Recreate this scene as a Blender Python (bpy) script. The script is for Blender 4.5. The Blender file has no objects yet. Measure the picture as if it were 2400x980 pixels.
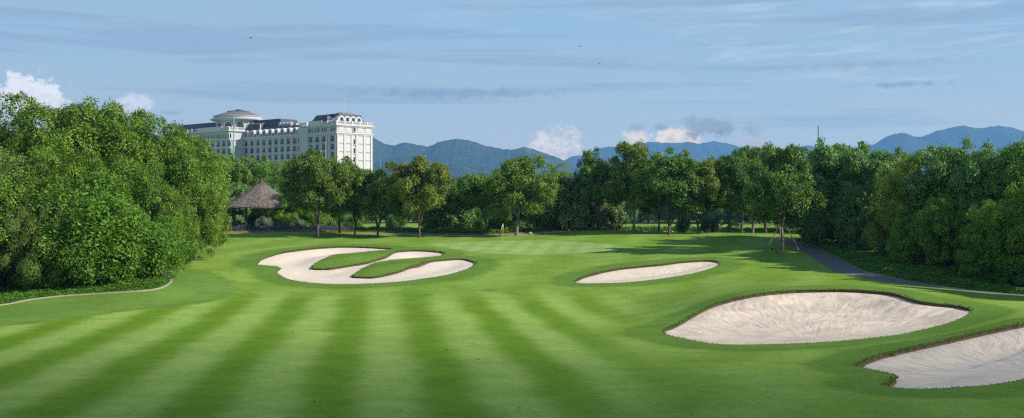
import bpy, math, random
import numpy as np
from mathutils import Vector, Matrix
from mathutils.geometry import delaunay_2d_cdt

# ------------------------------------------------------------------ camera, sky, sun, exposure
F = 2573.0            # focal length in pixels of the 2400 px wide photograph
CX, HY = 1200.0, 465.0
EYE = 8.0
scene = bpy.context.scene
COL = scene.collection
cam_d = bpy.data.cameras.new("camera")
cam = bpy.data.objects.new("camera", cam_d)
COL.objects.link(cam)
cam_d.sensor_width = 36.0
cam_d.lens = 36.0 * F / 2400.0
cam_d.shift_y = -(490 - HY) / 2400.0
cam_d.clip_start = 0.5
cam_d.clip_end = 40000
cam.location = (0, 0, EYE)
cam.rotation_euler = (math.radians(90), 0, 0)
scene.camera = cam
scene.view_settings.view_transform = 'Standard'
scene.view_settings.look = 'None'
scene.view_settings.gamma = 1
scene.view_settings.exposure = 0.45
scene.cycles.max_bounces = 6
scene.cycles.diffuse_bounces = 3
scene.cycles.transmission_bounces = 3
scene.cycles.volume_bounces = 0
scene.cycles.use_denoising = False
scene.cycles.filter_width = 1.3
scene.cycles.sample_clamp_indirect = 4.0

SUN_EL, SUN_AZ = math.radians(31), math.radians(106)      # azimuth clockwise from the view direction (+Y)
world = bpy.data.worlds.new("World")
scene.world = world
world.use_nodes = True


class NT:
    """tiny node-graph helper"""
    def __init__(s, tree):
        s.t = tree
        tree.nodes.clear()

    def n(s, typ, ins=None, **kw):
        nd = s.t.nodes.new(typ)
        for k, v in kw.items():
            setattr(nd, k, v)
        for k, v in (ins or {}).items():
            sock = nd.inputs[k]
            if isinstance(v, bpy.types.NodeSocket):
                s.t.links.new(v, sock)
            elif isinstance(v, bpy.types.Node):
                s.t.links.new(v.outputs[0], sock)
            else:
                sock.default_value = v
        return nd

    def m(s, op, a, b=0.0, c=0.0, clamp=False):
        nd = s.n('ShaderNodeMath', {0: a, 1: b, 2: c}, operation=op)
        nd.use_clamp = clamp
        return nd.outputs[0]

    def mix(s, f, a, b, bt='MIX'):
        nd = s.t.nodes.new('ShaderNodeMix')
        nd.data_type = 'RGBA'
        nd.blend_type = bt
        for i, v in ((0, f), (6, a), (7, b)):
            if isinstance(v, bpy.types.NodeSocket):
                s.t.links.new(v, nd.inputs[i])
            else:
                nd.inputs[i].default_value = (tuple(v) + (1,))[:4] if i and not isinstance(v, float) else v
        return nd.outputs[2]

    def ramp(s, f, lo, hi, smooth=True):
        nd = s.n('ShaderNodeMapRange', {0: f, 1: lo, 2: hi, 3: 0.0, 4: 1.0})
        nd.interpolation_type = 'SMOOTHSTEP' if smooth else 'LINEAR'
        return nd.outputs[0]

    def noise(s, vec, scale, detail=4, rough=0.55, dist=0.0, out=0):
        nd = s.n('ShaderNodeTexNoise', {'Vector': vec, 'Scale': scale, 'Detail': detail, 'Roughness': rough, 'Distortion': dist})
        return nd.outputs[out]


w = NT(world.node_tree)
sky = w.n('ShaderNodeTexSky', sky_type='NISHITA')
sky.sun_disc = False
sky.sun_elevation = SUN_EL
sky.sun_rotation = SUN_AZ
sky.altitude = 0
sky.air_density = 1.0
sky.dust_density = 1.2
sky.ozone_density = 2.0
tc = w.n('ShaderNodeTexCoord')
sep = w.n('ShaderNodeSeparateXYZ', {0: tc.outputs['Generated']})
dx, dy, dz = sep.outputs
az = w.m('ARCTAN2', dx, dy)
el = w.m('ARCSINE', dz)
# veil of thin high cloud, streaked along the horizon
v1 = w.n('ShaderNodeCombineXYZ', {0: w.m('MULTIPLY', az, 2.2), 1: w.m('MULTIPLY', w.m('ADD', el, w.m('MULTIPLY', az, 0.03)), 26.0), 2: 0.0})
n1 = w.noise(v1, 1.4, 6, 0.55, 0.6)
v2 = w.n('ShaderNodeCombineXYZ', {0: w.m('MULTIPLY', az, 9.0), 1: w.m('MULTIPLY', w.m('SUBTRACT', el, w.m('MULTIPLY', az, 0.05)), 70.0), 2: 3.0})
n2 = w.noise(v2, 1.2, 7, 0.62, 0.5)
K = 7.3               # sky radiance units of the cloud colours below (background strength is 0.1)
veil = w.mix(w.ramp(n1, 0.30, 0.72), (0.283 * K, 0.495 * K, 0.735 * K), (0.335 * K, 0.495 * K, 0.69 * K))
low = w.ramp(el, 0.17, 0.02)
veil = w.mix(w.m('MULTIPLY', low, 0.62), veil, (0.385 * K, 0.50 * K, 0.665 * K))
wisp = w.m('MULTIPLY', w.ramp(n2, 0.48, 0.70), w.m('MULTIPLY', w.ramp(el, 0.06, 0.15), w.ramp(az, -0.25, 0.35)))
veil = w.mix(w.m('MULTIPLY', wisp, 1.0), veil, (0.47 * K, 0.60 * K, 0.77 * K))
# darker flat bands
n3 = w.noise(w.n('ShaderNodeCombineXYZ', {0: w.m('MULTIPLY', az, 3.0), 1: w.m('MULTIPLY', el, 55.0), 2: 7.7}), 1.0, 5, 0.5, 0.3)
band = w.m('MULTIPLY', w.ramp(n3, 0.54, 0.66), w.ramp(el, 0.03, 0.07))
veil = w.mix(w.m('MULTIPLY', band, 0.75), veil, (0.265 * K, 0.415 * K, 0.63 * K))
veil = w.mix(w.ramp(el, 0.28, 0.85), veil, (0.13 * K, 0.22 * K, 0.42 * K))
skyc = w.mix(0.93, sky.outputs[0], veil)
# heaped clouds low over the hills: soft ellipses in sky direction broken up by noise
vc = w.n('ShaderNodeCombineXYZ', {0: w.m('MULTIPLY', az, 60.0), 1: w.m('MULTIPLY', el, 70.0), 2: 0.0})
nc = w.noise(vc, 1.0, 6, 0.60, 0.25)
nfine = w.noise(vc, 2.6, 5, 0.6, 0.2)


def cloud(px, py, rx, ry, col, dark, soft, amount):
    """a cumulus centred in direction (px, py), radii in the same angular units"""
    global skyc
    a0 = math.atan((px - CX) / F)
    e0 = math.atan((HY - py) / F * math.cos(a0))
    ex = w.m('DIVIDE', w.m('SUBTRACT', az, a0), rx / F)
    ey = w.m('DIVIDE', w.m('SUBTRACT', el, e0), ry / F)
    r = w.m('SQRT', w.m('ADD', w.m('MULTIPLY', ex, ex), w.m('MULTIPLY', ey, ey)))
    f = w.m('SUBTRACT', 1.0, r)
    f = w.m('ADD', f, w.m('MULTIPLY', w.m('SUBTRACT', nc, 0.5), 2.4))
    f = w.m('ADD', f, w.m('MULTIPLY', w.m('SUBTRACT', nfine, 0.5), 0.7))
    mask = w.m('MULTIPLY', w.ramp(f, 0.0, soft), amount)
    c = w.mix(w.ramp(w.m('ADD', ey, w.m('MULTIPLY', w.m('SUBTRACT', nfine, 0.5), 3.0)), -0.9, 0.5), [v * K for v in dark], [v * K for v in col])
    skyc = w.mix(mask, skyc, c)


W_, D_ = (0.75, 0.80, 0.92), (0.42, 0.50, 0.66)
cloud(68, 232, 78, 58, W_, (0.5, 0.58, 0.72), 0.35, 0.95)
cloud(315, 250, 50, 34, (0.62, 0.70, 0.86), D_, 0.5, 0.85)
cloud(1300, 345, 75, 50, (0.72, 0.70, 0.76), (0.42, 0.50, 0.66), 0.7, 0.9)
cloud(1190, 345, 60, 30, (0.46, 0.50, 0.63), (0.31, 0.40, 0.58), 1.3, 0.5)
cloud(1490, 330, 44, 30, (0.72, 0.68, 0.72), (0.40, 0.47, 0.62), 0.5, 0.9)
cloud(1590, 328, 70, 40, (0.76, 0.70, 0.72), (0.42, 0.48, 0.62), 0.4, 0.95)
cloud(1760, 335, 60, 20, (0.47, 0.47, 0.58), (0.34, 0.41, 0.56), 1.0, 0.6)
G1, G2 = (0.27, 0.37, 0.52), (0.19, 0.285, 0.45)
cloud(1655, 298, 74, 30, G1, G2, 0.6, 0.85)
cloud(1548, 298, 30, 12, G1, G2, 0.8, 0.7)
cloud(1492, 300, 26, 12, G1, G2, 0.8, 0.6)
cloud(1758, 304, 36, 18, G1, G2, 0.9, 0.65)
cloud(1100, 218, 300, 17, (0.23, 0.36, 0.57), (0.21, 0.33, 0.55), 0.9, 0.7)
cloud(2110, 198, 130, 10, (0.21, 0.33, 0.54), (0.21, 0.33, 0.54), 1.0, 0.65)
cloud(2000, 152, 330, 14, (0.22, 0.34, 0.56), (0.22, 0.34, 0.56), 1.3, 0.5)
cloud(400, 264, 42, 9, (0.20, 0.31, 0.50), (0.20, 0.31, 0.50), 1.1, 0.6)
# the sky stands behind the haze box: allow for what the air takes and adds on the way
HAZE_S, HAZE_TOP, HAZE_FAR = 1.45e-4, 480.0, 9300.0
pl_ = w.m('MINIMUM', w.m('DIVIDE', HAZE_TOP - EYE, w.m('MAXIMUM', dz, 0.001)), HAZE_FAR)
T_ = w.m('EXPONENT', w.m('MULTIPLY', pl_, -HAZE_S))
up = w.ramp(el, 0.6, 0.3)
vm = w.n('ShaderNodeVectorMath', {0: w.n('ShaderNodeVectorMath', {0: (0.105 * K, 0.29 * K, 0.60 * K), 'Scale': w.m('MULTIPLY', w.m('SUBTRACT', 1.0, T_), up)}, operation='SCALE').outputs[0]}, operation='ABSOLUTE')
sb = w.n('ShaderNodeVectorMath', {0: skyc, 1: vm.outputs[0]}, operation='SUBTRACT')
sb = w.n('ShaderNodeVectorMath', {0: sb.outputs[0], 'Scale': w.m('DIVIDE', 1.0, T_)}, operation='SCALE')
skyc = w.n('ShaderNodeVectorMath', {0: sb.outputs[0], 1: (0.0, 0.0, 0.0)}, operation='MAXIMUM').outputs[0]
bg = w.n('ShaderNodeBackground', {'Color': skyc, 'Strength': 0.1})
w.n('ShaderNodeOutputWorld', {'Surface': bg})

sun_d = bpy.data.lights.new("sun", 'SUN')
sun_d.energy = 5.0
sun_d.angle = math.radians(0.5)
sun_d.color = (1.0, 0.925, 0.82)
sun = bpy.data.objects.new("sun", sun_d)
COL.objects.link(sun)
sdir = Vector((math.sin(SUN_AZ) * math.cos(SUN_EL), math.cos(SUN_AZ) * math.cos(SUN_EL), math.sin(SUN_EL)))
sun.rotation_euler = sdir.to_track_quat('Z', 'Y').to_euler()
sun.location = (60, 0, 60)


# ------------------------------------------------------------------ helpers
def make_mesh(name, verts, faces, mat=None, parent=None, smooth=False, attrs=None, loc=None):
    """verts (n,3) array; faces: (m,k) int array or list of such arrays / lists; attrs: {name: per-vertex floats}"""
    me = bpy.data.meshes.new(name)
    verts = np.asarray(verts, dtype=np.float32).reshape(-1, 3)
    if isinstance(faces, np.ndarray):
        faces = [faces]
    if faces and not isinstance(faces[0], np.ndarray):
        me.from_pydata([tuple(map(float, v)) for v in verts], [], [tuple(int(i) for i in f) for f in faces])
    else:
        tot = np.concatenate([np.full(len(f), f.shape[1]) for f in faces]).astype(np.int32)
        idx = np.concatenate([f.ravel() for f in faces]).astype(np.int32)
        me.vertices.add(len(verts))
        me.vertices.foreach_set('co', verts.ravel())
        me.loops.add(len(idx))
        me.loops.foreach_set('vertex_index', idx)
        me.polygons.add(len(tot))
        me.polygons.foreach_set('loop_start', (np.cumsum(tot) - tot).astype(np.int32))
        me.update(calc_edges=True)
    me.polygons.foreach_set('use_smooth', [bool(smooth)] * len(me.polygons))
    for k, a in (attrs or {}).items():
        at = me.attributes.new(k, 'FLOAT', 'POINT')
        at.data.foreach_set('value', np.asarray(a, dtype=np.float32))
    if mat:
        me.materials.append(mat)
    me.update()
    ob = bpy.data.objects.new(name, me)
    COL.objects.link(ob)
    if parent:
        ob.parent = parent
    if loc is not None:
        ob.location = loc
    return ob


def tag(o, label=None, cat=None, group=None, kind=None):
    if label: o['label'] = label
    if cat: o['category'] = cat
    if group: o['group'] = group
    if kind: o['kind'] = kind
    return o


def thing(name, label, cat, loc=(0, 0, 0), rz=0.0, group=None):
    o = bpy.data.objects.new(name, None)
    COL.objects.link(o)
    o.empty_display_size = 0.3
    o.location = loc
    o.rotation_euler = (0, 0, rz)
    return tag(o, label, cat, group)


def copy_tree(root, loc, rz=0.0, sc=(1, 1, 1), label=None, group=None, tint=None, name=None):
    r = root.copy()
    COL.objects.link(r)
    r.location = loc
    r.rotation_euler = (0, 0, rz)
    r.scale = sc
    if name: r.name = name
    if label: r['label'] = label
    if group: r['group'] = group
    for ch in list(root.children):
        c = ch.copy()
        COL.objects.link(c)
        c.parent = r
        if tint: c.color = tint
        for g in list(ch.children):
            d = g.copy()
            COL.objects.link(d)
            d.parent = c
    return r


class MB:
    """collects boxes, prisms and tubes into one mesh"""
    def __init__(s):
        s.v, s.f, s.c = [], [], 0

    def add(s, verts, faces):
        verts = np.asarray(verts, float).reshape(-1, 3)
        s.v.append(verts)
        s.f += [tuple(i + s.c for i in f) for f in faces]
        s.c += len(verts)

    def box(s, x0, x1, y0, y1, z0, z1):
        s.add([(x0, y0, z0), (x1, y0, z0), (x1, y1, z0), (x0, y1, z0), (x0, y0, z1), (x1, y0, z1), (x1, y1, z1), (x0, y1, z1)],
              [(3, 2, 1, 0), (4, 5, 6, 7), (0, 1, 5, 4), (1, 2, 6, 5), (2, 3, 7, 6), (3, 0, 4, 7)])

    def frustum(s, x0, x1, y0, y1, z0, z1, ix, iy):
        s.add([(x0, y0, z0), (x1, y0, z0), (x1, y1, z0), (x0, y1, z0), (x0 + ix, y0 + iy, z1), (x1 - ix, y0 + iy, z1), (x1 - ix, y1 - iy, z1), (x0 + ix, y1 - iy, z1)],
              [(3, 2, 1, 0), (4, 5, 6, 7), (0, 1, 5, 4), (1, 2, 6, 5), (2, 3, 7, 6), (3, 0, 4, 7)])

    def tube(s, pts, radii, n=7, cap=True):
        pts = [Vector(p) for p in pts]
        base = s.c
        vs = []
        ref = Vector((0.31, 0.95, 0.05)).normalized()
        for i, p in enumerate(pts):
            t = (pts[min(i + 1, len(pts) - 1)] - pts[max(i - 1, 0)]).normalized()
            a = ref - t * ref.dot(t)
            if a.length < 0.05:
                a = Vector((1, 0, 0)) - t * t.x
            a.normalize()
            b = t.cross(a)
            for k in range(n):
                th = 2 * math.pi * k / n
                vs.append(p + (a * math.cos(th) + b * math.sin(th)) * radii[i])
        fs = []
        for i in range(len(pts) - 1):
            for k in range(n):
                k2 = (k + 1) % n
                fs.append((i * n + k, i * n + k2, (i + 1) * n + k2, (i + 1) * n + k))
        if cap:
            fs.append(tuple(range(n - 1, -1, -1)))
            fs.append(tuple((len(pts) - 1) * n + k for k in range(n)))
        s.add([tuple(v) for v in vs], fs)

    def lathe(s, prof, n, cx=0, cy=0, a0=0.0, a1=2 * math.pi):
        full = abs(a1 - a0 - 2 * math.pi) < 1e-6
        m = n if full else n + 1
        vs = [(cx + r * math.cos(a0 + (a1 - a0) * k / n), cy + r * math.sin(a0 + (a1 - a0) * k / n), z) for r, z in prof for k in range(m)]
        fs = []
        for i in range(len(prof) - 1):
            for k in range(n):
                k2 = (k + 1) % m
                fs.append((i * m + k, i * m + k2, (i + 1) * m + k2, (i + 1) * m + k))
        s.add(vs, fs)

    def build(s, name, mat, parent=None, smooth=False, loc=None):
        return make_mesh(name, np.concatenate(s.v), s.f, mat, parent, smooth, loc=loc)


# ------------------------------------------------------------------ materials
def new_mat(name):
    m = bpy.data.materials.new(name)
    m.use_nodes = True
    return m, NT(m.node_tree)


def simple_mat(name, col, rough=0.8, var=0.15, scale=3.0, metallic=0.0, bump=0.0):
    m, t = new_mat(name)
    g = t.n('ShaderNodeNewGeometry')
    n = t.noise(g.outputs['Position'], scale, 5, 0.6)
    c = t.mix(n, [v * (1 - var) for v in col], [min(1, v * (1 + var)) for v in col])
    ins = {'Base Color': c, 'Roughness': rough, 'Metallic': metallic}
    if bump:
        ins['Normal'] = t.n('ShaderNodeBump', {'Height': n, 'Strength': 0.6, 'Distance': bump}).outputs[0]
    p = t.n('ShaderNodeBsdfPrincipled', ins)
    t.n('ShaderNodeOutputMaterial', {'Surface': p})
    return m


def leaf_mat(name, dark, light, accent=None, acc_at=0.985, gloss=0.32, trans=0.27):
    """foliage: colour runs with the leaf's own 'var' value and the object's colour tint"""
    m, t = new_mat(name)
    a = t.n('ShaderNodeAttribute', attribute_name='var')
    v = a.outputs['Fac']
    c = t.mix(v, dark, light)
    if accent:
        c = t.mix(t.m('GREATER_THAN', v, acc_at), c, accent)
    oi = t.n('ShaderNodeObjectInfo')
    c = t.mix(1.0, c, oi.outputs['Color'], 'MULTIPLY')
    p = t.n('ShaderNodeBsdfPrincipled', {'Base Color': c, 'Roughness': 0.45, 'Specular IOR Level': gloss})
    tr = t.n('ShaderNodeBsdfTranslucent', {'Color': t.mix(1.0, c, (1.25, 1.35, 0.5), 'MULTIPLY')})
    mx = t.n('ShaderNodeMixShader', {0: trans, 1: p.outputs[0], 2: tr.outputs[0]})
    t.n('ShaderNodeOutputMaterial', {'Surface': mx})
    return m


M = {}
M['leaf_mango'] = leaf_mat('leaf_mango', (0.060, 0.115, 0.018), (0.205, 0.315, 0.045), (0.30, 0.20, 0.03), 0.99)
M['leaf_fig'] = leaf_mat('leaf_fig', (0.042, 0.098, 0.010), (0.225, 0.375, 0.030))
M['leaf_bright'] = leaf_mat('leaf_bright', (0.050, 0.140, 0.010), (0.21, 0.44, 0.028), trans=0.3)
M['leaf_olive'] = leaf_mat('leaf_olive', (0.075, 0.135, 0.024), (0.22, 0.33, 0.060))
M['leaf_deep'] = leaf_mat('leaf_deep', (0.050, 0.115, 0.028), (0.170, 0.310, 0.060), (0.28, 0.32, 0.05), 0.975, gloss=0.45)
M['leaf_pale'] = leaf_mat('leaf_pale', (0.085, 0.135, 0.040), (0.30, 0.36, 0.13), (0.42, 0.26, 0.03), 0.985, gloss=0.4)
M['leaf_palm'] = leaf_mat('leaf_palm', (0.08, 0.13, 0.02), (0.20, 0.28, 0.05))
M['leaf_cover'] = leaf_mat('leaf_cover', (0.045, 0.13, 0.012), (0.16, 0.33, 0.035))
M['leaf_silver'] = leaf_mat('leaf_silver', (0.14, 0.19, 0.12), (0.30, 0.36, 0.26))
M['leaf_violet'] = leaf_mat('leaf_violet', (0.035, 0.07, 0.03), (0.10, 0.15, 0.06), (0.20, 0.12, 0.42), 0.62)
M['leaf_lip'] = leaf_mat('leaf_lip', (0.06, 0.11, 0.015), (0.16, 0.24, 0.03), (0.16, 0.09, 0.04), 0.9)
M['bark'] = simple_mat('bark', (0.085, 0.062, 0.048), 0.9, 0.5, 6.0, bump=0.03)
M['bark_pale'] = simple_mat('bark_pale', (0.19, 0.15, 0.12), 0.9, 0.4, 5.0, bump=0.03)


# ------------------------------------------------------------------ terrain
def wp(px, d):
    return (px - CX) / F * d


CTRL = [  # (px, row, distance): what stands at that row of the picture, and how far off it is
    (1200, 980, 35.4), (600, 980, 35.2), (0, 980, 34.6), (1800, 980, 35.2), (2400, 980, 36), (-500, 980, 34), (2900, 980, 36),
    (1000, 900, 42.7), (300, 900, 42.6), (1500, 900, 42.5), (-400, 880, 45), (1200, 840, 50.6), (600, 840, 50.6), (0, 850, 49),
    (1200, 790, 60), (700, 790, 60), (0, 780, 63), (1450, 790, 60), (-400, 760, 70), (1850, 880, 45),
    (1200, 735, 75), (700, 735, 75), (300, 735, 74), (0, 735, 73), (1500, 735, 75),
    (1200, 700, 85), (700, 700, 85), (450, 700, 83), (1500, 700, 85),
    (0, 717, 78), (200, 696, 82), (380, 676, 85), (400, 655, 90), (-400, 715, 80),
    (850, 668, 93), (1150, 665, 94), (600, 668, 93), (1400, 668, 92), (1600, 672, 90.5),
    (600, 628, 100.5), (480, 620, 101), (1100, 632, 100), (1250, 630, 101), (1350, 664, 94.5), (1500, 614, 104), (1680, 612, 103.5), (1700, 640, 97),
    (750, 578, 116), (950, 578, 117), (1112, 608, 108), (900, 574, 118), (500, 575, 118), (1250, 597, 112), (1400, 590, 114),
    (1178, 578, 118), (1450, 570, 121), (1350, 566, 124), (1650, 590, 111),
    (500, 553, 131), (730, 557, 129), (980, 557, 129), (1210, 553, 132), (1100, 561, 127),
    (1400, 540, 136), (1300, 548, 134), (1485, 543, 136), (1566, 550, 132), (1700, 547, 133), (1800, 556, 128), (1650, 565, 124),
    (500, 545, 140), (900, 546, 140), (1200, 549, 141), (1400, 541, 145), (1700, 548, 143),
    (1835, 588, 110), (1890, 592, 109), (1930, 588, 112), (2000, 622, 99), (2100, 645, 92), (2200, 668, 86), (2400, 691, 80), (2600, 700, 78),
    (2100, 600, 108), (2300, 640, 93), (2400, 670, 88), (2700, 680, 84), (2200, 575, 118), (2500, 600, 110), (1950, 560, 125),
    (1750, 665, 88), (1900, 660, 88), (2050, 664, 86),
    (1560, 775, 63), (1620, 740, 67), (1700, 700, 71), (1900, 679, 73), (2050, 685, 71.5), (2150, 706, 68), (2270, 722, 66), (2330, 702, 71),
    (1900, 667, 75.5), (2100, 672, 74.5), (1720, 684, 74), (1600, 728, 71),
    (1750, 807, 56), (2050, 792, 58), (2200, 760, 62), (1600, 798, 58), (1900, 805, 56.5),
    (1900, 840, 51), (2016, 857, 48.5), (2100, 830, 50.5), (2200, 806, 52), (2400, 763, 54.5), (2550, 750, 56), (2400, 745, 58.5), (2200, 785, 57),
    (2100, 911, 41.8), (2250, 903, 42.2), (2400, 892, 42.8), (2600, 880, 44), (2300, 950, 38), (2080, 870, 46.5),
]
CP = np.array([(wp(a, d), d, EYE - (b - HY) / F * d) for a, b, d in CTRL])


def tps_k(r2):
    return 0.5 * r2 * np.log(np.maximum(r2, 1e-9))


def tps_fit(P, lam):
    n = len(P)
    d2 = ((P[:, None, :2] - P[None, :, :2]) ** 2).sum(-1)
    A = np.zeros((n + 3, n + 3))
    A[:n, :n] = tps_k(d2) + lam * np.eye(n)
    A[:n, n] = 1
    A[:n, n + 1:] = P[:, :2]
    A[n:, :n] = A[:n, n:].T
    return np.linalg.solve(A, np.concatenate([P[:, 2], np.zeros(3)]))


TW = tps_fit(CP, 2.0)
BUMPS = []            # (x, y, along-x, along-y, radius, half-length, height)


def sm(x, a, b):
    t = np.clip((x - a) / (b - a), 0, 1)
    return t * t * (3 - 2 * t)


def terrain(x, y, bumps=True):
    x = np.asarray(x, float)
    y = np.asarray(y, float)
    shp = x.shape
    x, y = x.ravel(), y.ravel()
    yc = np.clip(y, 30, 146)
    s = np.clip(x / np.maximum(y, 5), (-500 - CX) / F, (2900 - CX) / F)
    xc = np.where(y > 30, s * yc, np.clip(x, -20, 20))
    z = np.zeros(len(x))
    for i in range(0, len(x), 20000):
        q = slice(i, i + 20000)
        d2 = (xc[q, None] - CP[None, :, 0]) ** 2 + (yc[q, None] - CP[None, :, 1]) ** 2
        z[q] = tps_k(d2) @ TW[:-3] + TW[-3] + TW[-2] * xc[q] + TW[-1] * yc[q]
    far = np.interp(y, [0, 146, 175, 215, 300, 420, 900], [1.0, 3.2, 2.4, 1.4, 0.7, 0.0, 0.0])
    k = sm(y, 140, 165)
    z = z * (1 - k) + far * k
    side = sm(np.abs(x) / np.maximum(y, 20), 0.55, 1.3)
    z = z * (1 - side) + far * side
    if bumps:
        for bx, by, ux, uy, r, hl, h in BUMPS:
            rx, ry = x - bx, y - by
            al = rx * ux + ry * uy
            ac = -rx * uy + ry * ux
            e = np.maximum(np.abs(al) - hl, 0)
            z = z + h * np.exp(-(e * e + ac * ac) / (r * r))
    z = z + 0.05 * np.sin(x * 0.23 + 1.3 * np.sin(y * 0.11)) * np.sin(y * 0.19 + 0.8) * sm(y, 20, 60)
    return z.reshape(shp)


_D = np.exp(np.linspace(math.log(12), math.log(900), 1400))


def P(px, py, bumps=True):
    """the point of the ground seen at (px, py)"""
    sx, sz = (px - CX) / F, (HY - py) / F
    h = terrain(sx * _D, _D, bumps)
    g = EYE + sz * _D - h
    i = np.argmax(g <= 0)
    if g[i] > 0:
        i = len(_D) - 1
    if i > 0:
        t = g[i - 1] / (g[i - 1] - g[i] + 1e-12)
        d = _D[i - 1] + t * (_D[i] - _D[i - 1])
    else:
        d = _D[0]
    return np.array([sx * d, d, EYE + sz * d])


def gz(x, y):
    return float(terrain(np.array([x]), np.array([y]))[0])


def on(px, d):
    """ground point at column px, distance d"""
    x = wp(px, d)
    return (x, d, gz(x, d))


def add_bump(a, b, r, h):
    p, q = P(*a, False), P(*b, False)
    u = (q - p)[:2]
    L = np.linalg.norm(u)
    u = u / L
    c = (p + q) / 2
    BUMPS.append((c[0], c[1], u[0], u[1], r, L / 2, h))


add_bump((765, 617), (890, 601), 1.5, 0.30)      # the two grass tongues of the left bunker
add_bump((865, 636), (985, 619), 1.4, 0.28)


def zz(pts, sx, ox, oy):
    return [(ox + a / sx, oy + b / sx) for a, b in pts]


OUT = {}
OUT['left'] = zz([(170, 308), (205, 270), (280, 238), (400, 203), (520, 182), (700, 160), (850, 150), (950, 146), (1100, 148), (1250, 155), (1390, 165),
                  (1330, 176), (1200, 188), (1050, 203), (900, 215), (820, 235), (740, 270), (690, 300), (650, 338), (700, 346), (820, 346), (900, 335),
                  (1000, 318), (1100, 303), (1180, 288), (1260, 262), (1340, 228), (1420, 200), (1500, 184), (1600, 180), (1700, 183), (1790, 190),
                  (1845, 198), (1855, 215), (1820, 230), (1700, 243), (1550, 255), (1430, 263), (1330, 275), (1230, 295), (1150, 330), (1090, 365),
                  (1020, 410), (1080, 420), (1200, 424), (1290, 412), (1400, 388), (1480, 365), (1560, 325), (1650, 300), (1760, 278), (1880, 264),
                  (1990, 258), (2060, 262), (2110, 276), (2140, 292), (2125, 318), (2080, 345), (2000, 372), (1850, 410), (1650, 440), (1450, 465),
                  (1200, 480), (950, 487), (800, 484), (600, 468), (480, 450), (410, 425), (370, 400), (345, 378), (375, 355), (378, 342), (340, 325),
                  (280, 320), (200, 314)], 3.871, 560, 540)
OUT['middle'] = zz([(565, 395), (590, 375), (650, 350), (760, 320), (880, 298), (1000, 285), (1180, 268), (1300, 252), (1420, 243), (1500, 240), (1550, 245),
                    (1572, 258), (1560, 280), (1500, 303), (1400, 330), (1250, 357), (1100, 378), (900, 396), (750, 401), (640, 402)], 3.0, 1160, 530)
OUT['big'] = zz([(155, 370), (165, 355), (250, 318), (330, 272), (400, 232), (470, 195), (560, 168), (700, 138), (850, 118), (1000, 108), (1150, 104),
                 (1300, 104), (1450, 112), (1550, 122), (1630, 140), (1720, 170), (1850, 190), (1960, 200), (2040, 215), (2066, 228), (2060, 250), (2010, 280),
                 (1930, 310), (1800, 345), (1650, 378), (1450, 405), (1200, 428), (950, 440), (650, 447), (480, 443), (350, 425), (250, 402), (180, 388)], 2.667, 1500, 640)
OUT['corner'] = zz([(1375, 580), (1400, 560), (1480, 525), (1600, 492), (1750, 458), (1900, 425), (2100, 380), (2250, 348), (2400, 318), (2560, 288), (2720, 290),
                    (2840, 340), (2880, 430), (2800, 540), (2600, 620),
                    (2400, 662), (2250, 690), (2100, 705), (1900, 718), (1780, 722), (1650, 720), (1580, 712), (1545, 700), (1590, 680), (1608, 655), (1580, 632),
                    (1500, 612), (1420, 595)], 2.667, 1500, 640)


def smooth_loop(pts, step, closed=True):
    """Catmull-Rom through the points, resampled every `step` metres"""
    pts = np.array(pts, float)
    n = len(pts)
    out = []
    rng_ = range(n) if closed else range(n - 1)
    for i in rng_:
        if closed:
            p0, p1, p2, p3 = pts[i - 1], pts[i], pts[(i + 1) % n], pts[(i + 2) % n]
        else:
            p0, p1, p2, p3 = pts[max(i - 1, 0)], pts[i], pts[i + 1], pts[min(i + 2, n - 1)]
        for t in np.linspace(0, 1, 12, endpoint=False):
            out.append(0.5 * (2 * p1 + (p2 - p0) * t + (2 * p0 - 5 * p1 + 4 * p2 - p3) * t * t + (3 * p1 - p0 - 3 * p2 + p3) * t ** 3))
    if not closed:
        out.append(pts[-1])
    out = np.array(out)
    if closed:
        out = np.vstack([out, out[:1]])
    L = np.concatenate([[0], np.cumsum(np.linalg.norm(np.diff(out, axis=0), axis=1))])
    m = max(8, int(L[-1] / step))
    q = np.linspace(0, L[-1], m, endpoint=not closed)
    return np.stack([np.interp(q, L, out[:, k]) for k in range(out.shape[1])], 1)


def inside(poly, x, y):
    poly = np.asarray(poly)
    res = np.zeros(len(x), bool)
    x0, y0 = poly[:, 0], poly[:, 1]
    x1, y1 = np.roll(x0, -1), np.roll(y0, -1)
    bb = (x > x0.min()) & (x < x0.max()) & (y > y0.min()) & (y < y0.max())
    ii = np.where(bb)[0]
    for s in range(0, len(ii), 4000):
        q = ii[s:s + 4000]
        X, Y = x[q, None], y[q, None]
        c = ((y0 > Y) != (y1 > Y)) & (X < (x1 - x0) * (Y - y0) / (y1 - y0 + 1e-12) + x0)
        res[q] = c.sum(1) % 2 == 1
    return res


def dist_to(poly, x, y, closed=True):
    poly = np.asarray(poly)[:, :2]
    a = poly if closed else poly[:-1]
    b = np.roll(poly, -1, 0) if closed else poly[1:]
    d = b - a
    L2 = (d ** 2).sum(1) + 1e-12
    out = np.empty(len(x))
    for s in range(0, len(x), 4000):
        X = np.stack([x[s:s + 4000], y[s:s + 4000]], 1)
        t = np.clip(((X[:, None] - a) * d).sum(-1) / L2, 0, 1)
        q = a + t[..., None] * d - X[:, None]
        out[s:s + 4000] = np.sqrt((q ** 2).sum(-1).min(1))
    return out


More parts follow.
